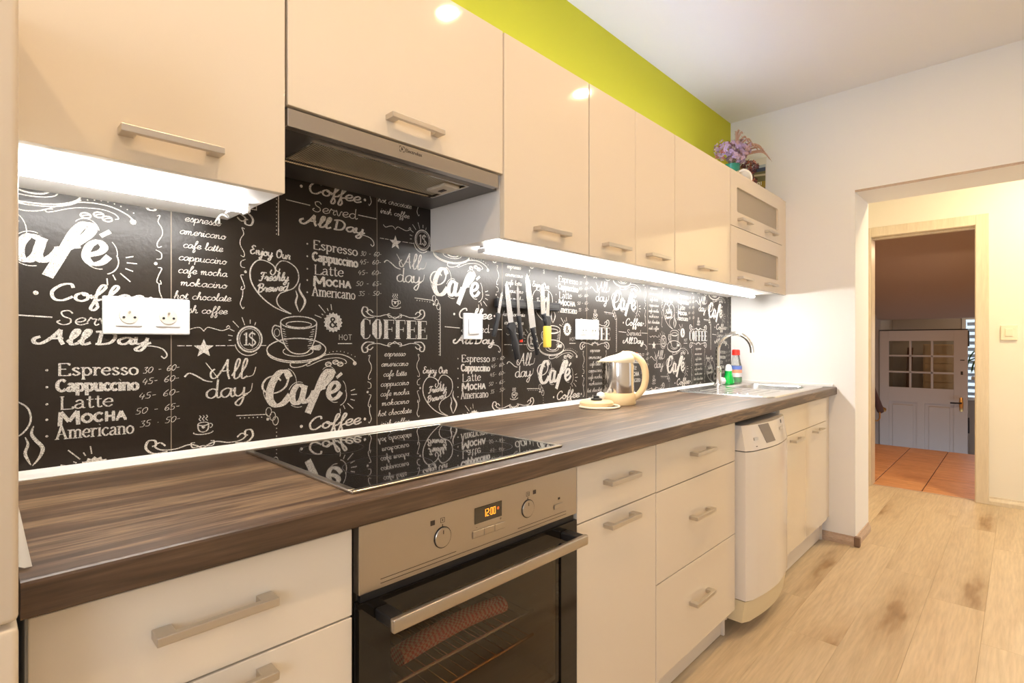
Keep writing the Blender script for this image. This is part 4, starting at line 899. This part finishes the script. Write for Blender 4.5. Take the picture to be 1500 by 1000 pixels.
# ------------------------------------------------------------------ dishwasher
dx0, dx1 = 2.062, 2.540; dyb = 1.33; n = 14
dwr = empty('dishwasher', (2.28, 1.04, 0), 'slim white freestanding dishwasher with a bowed front', 'dishwasher')
def bow(t, d=.028, base_=.757): return base_ - .010*min(1, 14*min(t, 1-t)) - d*math.sin(PI*t)
def bowed(z0, z1, xa, xb, depth, base_=.757, yb=.83, rows=None):
    bm = BM(); rows = rows or [(z0, 0), (z1, 0)]
    grid = []
    for z, dy in rows: grid.append([bm.verts.new((xa+(xb-xa)*i/n, bow(i/n, depth, base_)+dy, z)) for i in range(n+1)])
    bk = [[bm.verts.new((xa+(xb-xa)*i/n, yb, z)) for i in (0, n)] for z, dy in rows]
    for k in range(len(rows)-1):
        for i in range(n): bm.faces.new((grid[k][i], grid[k][i+1], grid[k+1][i+1], grid[k+1][i]))
        bm.faces.new((bk[k][0], grid[k][0], grid[k+1][0], bk[k+1][0])); bm.faces.new((grid[k][n], bk[k][1], bk[k+1][1], grid[k+1][n]))
        bm.faces.new((bk[k][0], bk[k+1][0], bk[k+1][1], bk[k][1]))
    bm.faces.new(list(reversed([bk[0][0]] + grid[0] + [bk[0][1]]))); bm.faces.new([bk[-1][0]] + grid[-1] + [bk[-1][1]])
    bmesh.ops.recalc_face_normals(bm, faces=bm.faces); return bm
M['dw'] = mat('dishwasher_enamel', (.82, .75, .65), .22, coat=.3)
obj('body', B((dx0, .832, .05), (dx1, dyb, H-.325), .004), M['dw'], dwr)
dd = obj('door', bowed(H-.985, H-.418, dx0, dx1, .028), M['dw'], dwr, smooth=True)
zt2 = H-.318
cpn = obj('control_panel', bowed(H-.414, zt2, dx0, dx1, .028, rows=[(H-.414, 0), (H-.33, .014), (zt2, .016)]), M['dw'], dwr, smooth=True)
obj('plinth', bowed(.062, H-.989, dx0+.002, dx1-.002, .026, .760, rows=[(.062, .012), (H-.989, 0)]), M['dw_plinth'], dwr, smooth=True, label='yellowed cream plinth')
def onbow(x, z): 
    t = (x-dx0)/(dx1-dx0); dy = 0 if z < H-.414 else (z-(H-.414))/.096*.016
    return bow(t, .028) + dy
def patch(x0, x1, z0, z1, out=.0015, slant=0):
    bm = BM(); k = 5; A = []
    for z in (z0, z1):
        sl = slant*(z-z0)
        A.append([bm.verts.new((x0+(x1-x0)*i/k+sl, onbow(x0+(x1-x0)*i/k+sl, z)-out, z)) for i in range(k+1)])
        A.append([bm.verts.new((x0+(x1-x0)*i/k+sl, onbow(x0+(x1-x0)*i/k+sl, z)+.002, z)) for i in range(k+1)])
    for i in range(k):
        bm.faces.new((A[0][i], A[0][i+1], A[2][i+1], A[2][i])); bm.faces.new((A[1][i+1], A[1][i], A[0][i], A[0][i+1])[::1]); bm.faces.new((A[2][i], A[2][i+1], A[3][i+1], A[3][i]))
    bm.faces.new((A[1][0], A[0][0], A[2][0], A[3][0])); bm.faces.new((A[0][k], A[1][k], A[3][k], A[2][k]))
    bmesh.ops.recalc_face_normals(bm, faces=bm.faces); return bm
obj('display_window', patch(2.205, 2.290, H-.396, H-.322, slant=-.6), M['gray_lcd'], cpn, label='grey display window')
obj('power_button', patch(2.112, 2.140, H-.377, H-.366, .004), M['nickel'], cpn)
obj('panel_button', patch(2.365, 2.425, H-.363, H-.352, .003), M['nickel'], cpn)
obj('indicator', patch(2.408, 2.420, H-.340, H-.326, .001), M['black'], cpn)
obj('lettering', patch(2.122, 2.132, H-.402, H-.399, .0006), M['print'], cpn)
for fx in (dx0+.04, dx1-.04): obj('foot', lathe(BM(), [(.018, 0), (.018, .012), (.012, .016), (.012, .06)], (fx, .88, 0), 10), M['black'], dwr)

# ------------------------------------------------------------------ sink and tap
sk = empty('inset_sink', (2.99, 1.06, WT), 'stainless steel inset sink with drainer and one bowl', 'sink')
sx0, sx1, sy0, sy1 = 2.555, 3.418, .812, 1.305
bx0, bx1, by0, by1 = 2.98, 3.365, .865, 1.225; n = 48
def rrect(x0, x1, y0, y1, r, z, k=6):
    out = []
    for cx, cy, a0 in ((x1-r, y0+r, -PI/2), (x1-r, y1-r, 0), (x0+r, y1-r, PI/2), (x0+r, y0+r, PI)):
        for i in range(k+1): a = a0 + PI/2*i/k; out.append((cx+r*math.cos(a), cy+r*math.sin(a), z))
    return out
bm = BM()
loops = [rrect(sx0, sx1, sy0, sy1, .05, WT+.0005), rrect(sx0+.003, sx1-.003, sy0+.003, sy1-.003, .048, WT+.006), rrect(sx0+.014, sx1-.014, sy0+.014, sy1-.014, .04, WT+.006)]
vl = [[bm.verts.new(p) for p in l] for l in loops]
for a, b_ in zip(vl, vl[1:]):
    for i in range(len(a)): bm.faces.new((a[i], a[(i+1) % len(a)], b_[(i+1) % len(a)], b_[i]))
# deck with a hole for the bowl
deck_out = vl[-1]; hole = [bm.verts.new(p) for p in rrect(bx0, bx1, by0, by1, .07, WT+.0045)]
N_ = len(deck_out)
for i in range(N_): bm.faces.new((deck_out[i], deck_out[(i+1) % N_], hole[(i+1) % N_], hole[i]))
obj('deck', bm, M['sink'], sk, smooth=True)
bm = BM(); loops = [rrect(bx0, bx1, by0, by1, .07, WT+.0045), rrect(bx0+.006, bx1-.006, by0+.006, by1-.006, .066, WT+.002), rrect(bx0+.012, bx1-.012, by0+.012, by1-.012, .062, WT+.0008)]
vl = [[bm.verts.new(p) for p in l] for l in loops]
for a, b_ in zip(vl, vl[1:]):
    for i in range(len(a)): bm.faces.new((a[i], b_[i], b_[(i+1) % len(a)], a[(i+1) % len(a)]))
bm.free()
bm = BM(); loops = [rrect(bx0, bx1, by0, by1, .07, WT+.0045), rrect(bx0+.008, bx1-.008, by0+.008, by1-.008, .066, WT-.004), rrect(bx0+.02, bx1-.02, by0+.02, by1-.02, .06, WT-.135), rrect(bx0+.05, bx1-.05, by0+.05, by1-.05, .04, WT-.150)]
vl = [[bm.verts.new(p) for p in l] for l in loops]
for a, b_ in zip(vl, vl[1:]):
    for i in range(len(a)): bm.faces.new((a[i], a[(i+1) % len(a)], b_[(i+1) % len(a)], b_[i]))
bm.faces.new(vl[-1]); obj('bowl', bm, M['sink'], sk, smooth=True)
for i in range(7): obj('drainer_rib', B((2.62, .90+i*.048, WT+.004), (2.93, .908+i*.048, WT+.0075), .0015, 1), M['sink'], sk)
tp = empty('kitchen_tap', (3.02, 1.265, WT+.006), 'chrome swan neck tap at the back of the sink', 'tap')
tx, ty = 3.015, 1.262
obj('body', lathe(BM(), [(.024, 0), (.024, .008), (.019, .012), (.019, .105), (.013, .112)], (tx, ty, WT+.005), 20), M['chrome'], tp, smooth=True)
pts = [(tx, ty, WT+.11), (tx, ty, WT+.205)] + [(tx+.012*(1-math.cos(a))/2, ty-.094*(1-math.cos(a)), WT+.205+.100*math.sin(a)) for a in [PI*i/14 for i in range(1, 14)]] + [(tx+.012, ty-.188, WT+.198)]
obj('spout', tube(BM(), pts, .0115, 14), M['chrome'], tp, smooth=True)
obj('lever', tube(BM(), [(tx, ty, WT+.085), (tx-.02, ty-.02, WT+.09), (tx-.06, ty-.03, WT+.115)], [.008, .007, .005], 10), M['chrome'], tp, smooth=True)
# ------------------------------------------------------------------ bottles by the tap
bt = empty('detergent_bottle', (3.20, 1.265, WT+.006), 'small clear bottle of bright green washing liquid behind the tap', 'bottle')
c_ = (3.185, 1.268, WT+.007)
obj('liquid', lathe(BM(), [(.0, 0), (.030, 0), (.034, .006), (.030, .030), (.022, .055), (.020, .078), (0, .078)], c_, 18), M['green_liq'], bt, smooth=True)
obj('neck', lathe(BM(), [(.020, .078), (.021, .085), (.017, .105), (.010, .116), (.0, .118)], c_, 18), M['white'], bt, smooth=True)
b2 = empty('cleaner_bottle', (3.30, 1.262, WT+.006), 'tall clear bottle with a red cap and coloured label in the corner', 'bottle')
c_ = (3.305, 1.27, WT+.007)
obj('body', lathe(BM(), [(0, 0), (.030, 0), (.034, .008), (.034, .10), (.027, .125), (.020, .165), (.018, .175)], c_, 20), M['clear'], b2, smooth=True)
obj('liquid', lathe(BM(), [(0, .002), (.031, .004), (.031, .035), (0, .035)], c_, 18), M['green_liq'], b2, smooth=True)
obj('cap', lathe(BM(), [(.022, .170), (.024, .173), (.023, .200), (.018, .205), (.0, .205)], c_, 18), M['red'], b2, smooth=True)
for zz0, zz1, mm in ((.038, .062, M['white']), (.062, .082, M['orange_l']), (.082, .104, M['blue'])):
    bm = lathe(BM(), [(.0345, zz0), (.0345, zz1)], c_, 20)
    for f in [f for f in bm.faces if len(f.verts) > 4]: bm.faces.remove(f)
    obj('label_band', bm, mm, b2, smooth=True)
tag(obj('dish_sponge', lathe(BM(), [(0, 0), (.022, .004), (.028, .02), (.022, .038), (0, .043)], (3.12, 1.286, WT+.007), 14), M['white'], smooth=True), 'round white scrubber standing beside the tap', 'sponge')

# ------------------------------------------------------------------ sockets and switch on the splashback
def socket_face(parent, cx, cz, y, s=.045):
    fr_ = obj('insert', B((cx-s/2, y-.003, cz-s/2), (cx+s/2, y, cz+s/2), .001, 1), M['white'], parent)
    bm = lathe(BM(), [(0, .002), (.0165, .002), (.0175, -.0008), (.0195, -.0008)], (0, 0, 0), 24); bmesh.ops.rotate(bm, cent=(0, 0, 0), matrix=Matrix.Rotation(PI/2, 3, 'X'), verts=bm.verts); bmesh.ops.translate(bm, vec=(cx, y-.0035, cz), verts=bm.verts)
    obj('socket_well', bm, M['socket'], fr_)
    bm = BM()
    for sx in (-1, 1):
        t = lathe(BM(), [(0, 0), (.0026, 0), (.0026, .001), (0, .001)], (0, 0, 0), 10); bmesh.ops.rotate(t, cent=(0, 0, 0), matrix=Matrix.Rotation(PI/2, 3, 'X'), verts=t.verts); bmesh.ops.translate(t, vec=(cx+sx*.0095, y-.0062, cz-.004), verts=t.verts); merge(bm, t)
    obj('pin_hole', bm, M['black'], fr_)
    obj('earth_pin', tube(BM(), [(cx, y-.001, cz+.007), (cx, y-.010, cz+.007)], .0024, 8), M['chrome'], fr_)
def outlet(x0, x1, z0, z1, label, xs_):
    o = empty('double_socket', ((x0+x1)/2, SP_Y, z0), label, 'socket', 'double sockets on the splashback')
    obj('frame', B((x0, SP_Y-.009, z0), (x1, SP_Y-.0006, z1), .003, 2), M['white'], o)
    for cx in xs_: socket_face(o, cx, (z0+z1)/2, SP_Y-.009)
outlet(.194, .352, H+.018, H+.097, 'double white wall socket at the left beside the big lettering', (.238, .309))
outlet(1.79, 1.955, H+.014, H+.101, 'double white wall socket to the right of the knife rack', (1.838, 1.909))
sw = empty('light_switch', (1.21, SP_Y, H+.012), 'square white light switch left of the knife rack', 'switch')
obj('frame', B((1.166, SP_Y-.009, H+.012), (1.252, SP_Y-.0006, H+.101), .003, 2), M['white'], sw)
obj('rocker', B((1.184, SP_Y-.015, H+.030), (1.234, SP_Y-.009, H+.083), .003, 2), M['white'], sw)

# ------------------------------------------------------------------ knife rack and knives
kr = empty('knife_rack', (1.5, SP_Y, H+.12), 'black magnetic knife rack on the splashback', 'knife rack')
obj('bar', B((1.312, SP_Y-.022, H+.126), (1.668, SP_Y-.001, H+.160), .005, 3), M['grip'], kr)
obj('magnet_strip', B((1.322, SP_Y-.0235, H+.136), (1.658, SP_Y-.0215, H+.150), .001, 1), M['black'], kr)
def knife(tip, heel, end, w, hw, label, bm_, hm, guard=False, rivets=0, tipcap=None, back=0):
    """tip, heel, end: (x, z) points on the rack plane."""
    k = empty('kitchen_knife', (heel[0], SP_Y-.028, H+heel[1]), label, 'knife', 'knives on the magnetic rack')
    T, Hh, E_ = Vector(tip), Vector(heel), Vector(end)
    d = (T-Hh).normalized(); nrm = Vector((-d.y, d.x)); L_ = (T-Hh).length
    out = []
    for t, s in ((0, .5), (.35, .52), (.7, .46), (.88, .30), (1, .0)): out.append(Hh + d*L_*t + nrm*w*s)
    for t, s in ((.85, -.36), (.5, -.48), (0, -.5)): out.append(Hh + d*L_*t + nrm*w*s)
    y_ = SP_Y - .0245 - back
    obj('blade', prism(BM(), [(p.x, H+p.y) for p in out], lambda a, b: (a, y_-.0022, b), lambda a, b: (a, y_, b)), bm_, k)
    pts = crom([(Hh.x, y_-.001, H+Hh.y), ((Hh.x*2+E_.x)/3+.0, y_-.002, H+(Hh.y*2+E_.y)/3), ((Hh.x+2*E_.x)/3, y_-.003, H+(Hh.y+2*E_.y)/3), (E_.x, y_-.002, H+E_.y)], 4)
    rs = [(hw*(.46+.08*math.sin(i*1.1)), .008) for i in range(len(pts))]; rs[0] = (hw*.55, .007); rs[-1] = (hw*.40, .006)
    # flat oval grip: wide in the wall plane
    bm = BM(); rings = []; m_ = 12
    ax = (Vector((E_.x, 0, E_.y)) - Vector((Hh.x, 0, Hh.y))).normalized(); sd = Vector((ax.z, 0, -ax.x))
    for p, (ra, rb) in zip(pts, rs): rings.append([bm.verts.new(Vector(p) + sd*ra*math.cos(2*PI*j/m_) + Vector((0, 1, 0))*rb*math.sin(2*PI*j/m_)) for j in range(m_)])
    for a, b_ in zip(rings, rings[1:]):
        for j in range(m_): bm.faces.new((a[j], a[(j+1) % m_], b_[(j+1) % m_], b_[j]))
    bm.faces.new(rings[0][::-1]); bm.faces.new(rings[-1]); bmesh.ops.recalc_face_normals(bm, faces=bm.faces)
    hg = obj('grip', bm, hm, k, smooth=True)
    if guard:
        g = [(Hh + nrm*w*.9 - d*.004), (Hh + nrm*w*.45 + d*.010), (Hh - nrm*w*.45 + d*.010), (Hh - nrm*w*.7 - d*.004), (Hh - d*.03)]
        obj('guard', prism(BM(), [(p.x, H+p.y) for p in g], lambda a, b: (a, y_-.009, b), lambda a, b: (a, y_+.002, b)), hm, k)
    for i in range(rivets):
        p = pts[int((i+1)*len(pts)/(rivets+1))]; obj('rivet', tube(BM(), [(p[0], p[1]-.0095, p[2]), (p[0], p[1]+.002, p[2])], .003, 8), M['chrome'], hg)
    if tipcap: obj('end_cap', tube(BM(), [(E_.x, y_-.002, H+E_.y), (E_.x+.001, y_-.002, H+E_.y-.009)], .006, 8), tipcap, k)
knife((1.330, .185), (1.312, .104), (1.286, .022), .013, .019, 'smallest paring knife with a black grip at the left of the rack', M['blade'], M['grip'])
knife((1.350, .222), (1.376, .064), (1.410, -.060), .026, .034, 'boning knife with a thick black guarded grip on the rack', M['blade'], M['grip'], guard=True)
knife((1.409, .215), (1.416, .100), (1.428, .012), .014, .020, 'serrated knife with a black grip and red end', mat('speckled_blade', (.22, .20, .19), .4, .8), M['grip'], tipcap=M['red'])
knife((1.460, .258), (1.494, .058), (1.520, -.045), .034, .024, 'largest chef knife with a riveted black grip', M['blade'], M['grip'], guard=False, rivets=3)
knife((1.548, .228), (1.556, .112), (1.570, .072), .028, .024, 'knife with a short black grip behind the yellow one', M['blade'], M['grip'], back=-.0)
yk = empty('kitchen_knife', (1.575, SP_Y-.03, H), 'knife with a bright yellow grip near the right of the rack', 'knife', 'knives on the magnetic rack')
obj('blade', prism(BM(), [(1.583, H+.205), (1.572, H+.16), (1.568, H+.085), (1.588, H+.085), (1.590, H+.17)], lambda a, b: (a, SP_Y-.0285, b), lambda a, b: (a, SP_Y-.0268, b)), M['blade'], yk)
obj('collar', B((1.565, SP_Y-.034, H+.062), (1.592, SP_Y-.020, H+.106), .003), M['black'], yk)
obj('grip', B((1.562, SP_Y-.036, H-.018), (1.594, SP_Y-.016, H+.066), .005, 3), M['yellow'], yk, smooth=True)

# ------------------------------------------------------------------ kettle and its base
kt = empty('electric_kettle', (1.875, 1.20, WT), 'steel electric kettle with cream lid, handle and foot', 'kettle')
kc = Vector((1.878, 1.205, WT+.001)); ux = Vector((.54, -.84, 0)).normalized(); uy = Vector((ux.y*-1, ux.x, 0))
def K(u, v, z): p = kc + ux*u + uy*v; return (p.x, p.y, kc.z+z)
obj('foot', lathe(BM(), [(0, 0), (.072, 0), (.074, .004), (.070, .040), (.066, .048)], kc, 36), M['cream'], kt, smooth=True)
M['kettle'] = mat('polished_steel', (.72, .68, .63), .13, 1)
obj('body', lathe(BM(), [(.065, .046), (.0665, .052), (.0645, .17), (.063, .176)], kc, 40), M['kettle'], kt, smooth=True)
# lid with spout lip
bm = BM(); nn = 36; rings = []
for k, (s, zz) in enumerate(((1.0, .172), (1.04, .176), (1.02, .182), (.86, .194), (.55, .203), (.25, .207), (0.02, .208))):
    ring_ = []
    for j in range(nn):
        a = 2*PI*j/nn; r0 = .066; ex = max(0, -math.cos(a))**6*.016*s
        u = (r0*s*math.cos(a) - ex); v = r0*s*math.sin(a)*(1 - .15*max(0, -math.cos(a)))
        sh = .014*(1 + math.cos(a))/2*min(1, k/2)        # higher towards the handle
        ring_.append(bm.verts.new(K(u + (.018 if k > 3 else 0)*min(1, (k-3)/3), v, zz + sh*.8 - (.012 if k > 1 else 0)*max(0, -math.cos(a))*(s))))
    rings.append(ring_)
for a, b_ in zip(rings, rings[1:]):
    for j in range(nn): bm.faces.new((a[j], a[(j+1) % nn], b_[(j+1) % nn], b_[j]))
bm.faces.new(rings[0][::-1]); bm.faces.new(rings[-1]); obj('lid', bm, M['creamlight'], kt, smooth=True)
pts = crom([K(.016, 0, .206), K(.050, 0, .206), K(.082, 0, .190), K(.104, 0, .160), K(.112, 0, .115), K(.104, 0, .070), K(.084, 0, .040), K(.064, 0, .022)], 5)
k_ = len(pts); obj('handle', tube(BM(), pts, [((.010+.006*math.sin(PI*min(1, i/(k_-1)*1.1))), .011+.003*math.sin(PI*i/(k_-1))) for i in range(k_)], 14), M['cream'], kt, smooth=True)
obj('level_gauge', B((K(.058, -.028, 0)[0]-.004, K(.058, -.028, 0)[1]-.004, WT+.055), (K(.058, -.028, 0)[0]+.004, K(.058, -.028, 0)[1]+.004, WT+.165), .002), M['cream'], kt)
obj('switch', B((K(.074, 0, 0)[0]-.005, K(.074, 0, 0)[1]-.005, WT+.200), (K(.074, 0, 0)[0]+.005, K(.074, 0, 0)[1]+.005, WT+.213), .002), M['red'], kt, label='small red switch')
pb_ = empty('kettle_base', (1.715, 1.195, WT), 'round cream power base with its cable beside the kettle', 'kettle base')
bc = (1.718, 1.20, WT+.001)
obj('disc', lathe(BM(), [(0, 0.004), (.060, .004), (.066, .008), (.066, .020), (.060, .026), (.0, .028)], bc, 36), M['cream'], pb_, smooth=True)
obj('connector', lathe(BM(), [(.022, .026), (.022, .034), (.012, .036), (.010, .044), (0, .045)], bc, 18), M['black'], pb_, smooth=True)
bm = tube(BM(), crom([(1.655, 1.235, WT+.006), (1.645, 1.18, WT+.005), (1.69, 1.125, WT+.005), (1.74, 1.118, WT+.005), (1.785, 1.140, WT+.005), (1.795, 1.175, WT+.006), (1.775, 1.20, WT+.008)], 7), .0042, 8); obj('cable', bm, M['creamlight'], pb_, smooth=True)
bm = lathe(BM(), [(0, 0), (.013, .002), (.018, .014), (.015, .026), (0, .032)], (1.770, 1.215, WT+.026), 14); obj('plug', bm, M['white'], pb_, smooth=True)

# ------------------------------------------------------------------ fridge and the paper beside it
fg = empty('tall_fridge', (-.27, 1.02, 0), 'tall cream fridge freezer standing left of the worktop', 'fridge')
obj('body', B((-.565, .765, .03), (.033, 1.33, 1.60), .004), M['carcass'], fg)
M['fridge'] = mat('fridge_enamel', (.66, .56, .42), .28)
for z0, z1 in ((.06, H-.278), (H-.273, 1.60)):
    obj('door', B((-.565, .705, z0), (.036, .762, z1), .006, 3), M['fridge'], fg, smooth=True)
bm = BM(); P1 = [(.0385, .0), (.0405, -.006), (.045, -.0085), (.0515, -.0085)]
rows = []
for t in range(7):
    f = t/6; y_ = .795 + f*.34; z_ = WT + .012 + f*.045; ww = 1 - .2*f
    rows.append([bm.verts.new((.0375 + (x - .0385)*ww*1.0 + .001, y_, z_ + z)) for x, z in P1])
for a, b_ in zip(rows, rows[1:]):
    for j in range(len(P1)-1): bm.faces.new((a[j], a[j+1], b_[j+1], b_[j]))
bmesh.ops.solidify(bm, geom=bm.faces[:], thickness=.0012)
tag(obj('folded_paper', bm, M['paper'], smooth=True), 'curled pale paper sheet tucked beside the fridge on the worktop', 'paper')

# ------------------------------------------------------------------ things on top of the far cabinet
TZ = UZ1 - .002
vs = tag(obj('glass_vase', lathe(BM(), [(0, 0), (.038, 0), (.042, .01), (.044, .16), (.047, .165), (.042, .165), (.040, .02), (0, .015)], (3.06, 1.20, TZ), 24), M['greenglass'], smooth=True), 'green glass vase holding dried flowers on the far cabinet', 'vase')
bq = empty('dried_bouquet', (3.06, 1.20, TZ+.02), 'bunch of dried lilac hydrangea and feathery grass in the green vase', 'flowers')
def petals(c, r, cnt, seed, pet):
    rr = random.Random(seed); bm = BM()
    for i in range(cnt):
        v = Vector((rr.gauss(0, 1), rr.gauss(0, 1), rr.gauss(0, 1))).normalized()*r*(.75+.35*rr.random()); p = Vector(c) + Vector((v.x, v.y, v.z*.8))
        nrm = (v.normalized() + Vector((rr.uniform(-.5, .5), rr.uniform(-.5, .5), rr.uniform(-.5, .5)))).normalized(); a = nrm.orthogonal().normalized(); b = nrm.cross(a); mi = rr.choice(pet)
        ph = rr.random()*PI
        for k in range(4):
            t = ph + k*PI/2; d = a*math.cos(t)+b*math.sin(t); s = a*-math.sin(t)+b*math.cos(t); l = .011+.005*rr.random()
            vsx = [bm.verts.new(q) for q in (p, p+d*l*.6+s*l*.42+nrm*.002, p+d*l+nrm*.004, p+d*l*.6-s*l*.42+nrm*.002)]
            bm.faces.new(vsx).material_index = mi
    return bm
PM = [M['lilac'], M['mauve'], M['dryrust'], M['plum']]
for i, (c, r, sd_, pt, cnt) in enumerate((((2.985, 1.20, TZ+.235), .062, 3, [0, 0, 0, 1, 2], 110), ((3.09, 1.17, TZ+.255), .062, 4, [0, 0, 1, 1], 110), ((3.04, 1.16, TZ+.195), .050, 5, [0, 1, 1], 80), ((3.20, 1.15, TZ+.175), .045, 6, [3, 3, 2], 80), ((3.24, 1.17, TZ+.100), .045, 8, [3, 3, 2], 80), ((3.20, 1.17, TZ+.045), .042, 9, [2, 2, 3], 70))):
    obj('flower_head', petals(c, r, cnt, sd_, pt), PM, bq, label=['dried lilac flower head', 'dried lilac flower head', 'dried mauve flower head', 'dried plum flower head', 'dried plum flower head', 'dried rust flower head'][i])
    o_ = crom([(3.06, 1.20, TZ+.03), ((3.06+c[0])/2, 1.2, TZ+.15), c], 4); obj('stem', tube(BM(), o_, .002, 5), M['olive'], bq)
R3 = random.Random(11)
for i in range(13):
    f = i/12; ex = 3.02 + f*.28 + R3.uniform(-.02, .02); ez = TZ+.335 - .075*f**1.4 + R3.uniform(-.022, .015); ey = 1.16 - .10*f
    pts = crom([(3.08, 1.18, TZ+.20), (3.06+(ex-3.06)*.35, 1.17, TZ+.20+(ez-TZ-.20)*.65), (3.06+(ex-3.06)*.75, .3*1.17+.7*ey, ez+.012*f), (ex, ey, ez - .03*f)], 5)
    bm = tube(BM(), pts, [.0012 + .0042*math.sin(PI*min(1, max(0, (j/(len(pts)-1)-.25)/.75)))**.7 for j in range(len(pts))], 5)
    for j in range(5, len(pts)):
        p = Vector(pts[j])
        for s in range(3):
            d = Vector((R3.uniform(-1, 1), R3.uniform(-.5, .5), R3.uniform(-1, .6))).normalized()*.011
            v3 = [bm.verts.new(q) for q in (p, p+d+Vector((.002, 0, .002)), p+d*1.2)]; bm.faces.new(v3)
    obj('grass_plume', bm, M['plume'], bq)
bm = lathe(BM(), [(0, 0), (.040, .0), (.050, .02), (.052, .055), (.046, .085), (.040, .080), (.042, .03), (.0, .02)], (0, 0, 0), 24)
bmesh.ops.rotate(bm, cent=(0, 0, .04), matrix=Matrix.Rotation(math.radians(-35), 3, 'Z') @ Matrix.Rotation(math.radians(84), 3, 'X'), verts=bm.verts); bmesh.ops.translate(bm, vec=(3.0, 1.13, TZ + .0005 - min(v.co.z for v in bm.verts)), verts=bm.verts)
wj = tag(obj('white_pot', bm, M['creamlight'], smooth=True), 'small white pot lying on its side in front of the vase', 'pot')
# wall calendar leaning in the corner
ca = empty('wall_calendar', (3.44, 1.19, TZ), 'colourful landscape calendar reading 2021 leaning on the end wall', 'calendar')
cy0, cy1 = 1.140, 1.285; cz0, cz1 = TZ+.001, TZ+.300
def cal(u, v, off=0): # u across 0..1 (towards -Y on the right), v up
    return (3.452 - .012*(1-v) - off, cy1 + (cy0-cy1)*u, cz0 + (cz1-cz0)*v)
def calpatch(pts, mcol, name, off=.0006, th=.0004):
    bm = BM(); prism(bm, pts, lambda a, b: cal(a, b, off+th), lambda a, b: cal(a, b, off)); return obj(name, bm, mcol, ca)
calpatch([(0, 0), (1, 0), (1, 1), (0, 1)], M['paper'], 'sheet', 0, .0006)
calpatch([(.03, .79), (.97, .79), (.97, .85), (.03, .85)], mat('cal_sky', (.45, .5, .55), .6), 'sky_band')
calpatch([(.03, .72), (.97, .71), (.97, .79), (.03, .79)], mat('cal_blue', (.06, .08, .14), .6), 'mountain_band')
calpatch([(.03, .52), (.97, .50), (.97, .71), (.5, .72), (.03, .72)], mat('cal_green', (.16, .14, .07), .6), 'meadow_band')
calpatch([(.5, .63), (.97, .61), (.97, .65), (.5, .67)], mat('cal_pale', (.55, .48, .35), .6), 'road_band', .0011)
calpatch([(.03, .36), (.97, .36), (.97, .50), (.03, .52)], mat('cal_gold', (.35, .24, .04), .6), 'field_band')
calpatch([(.03, .0), (.97, .0), (.97, .36), (.03, .36)], mat('cal_dark', (.08, .05, .03), .6), 'foot_band')
t21 = bfont('2021', .030, 'year_lettering', M['white'], ca, (3.45, 1.2, TZ+.05), .0006, .0003, .85)
t21.rotation_euler = (0, 0, -PI/2); t21.location = Vector((3.4432, cy1-.072, TZ+.128)) - origin_of(ca)
t22 = bfont('okolí', .020, 'title_lettering', mat('cal_title', (.55, .40, .22), .6), ca, (3.45, 1.2, TZ+.2), .0002, .0003, .8)
t22.rotation_euler = (0, 0, -PI/2); t22.location = Vector((3.4475, cy1-.04, TZ+.272)) - origin_of(ca)
bpy.context.view_layer.update()
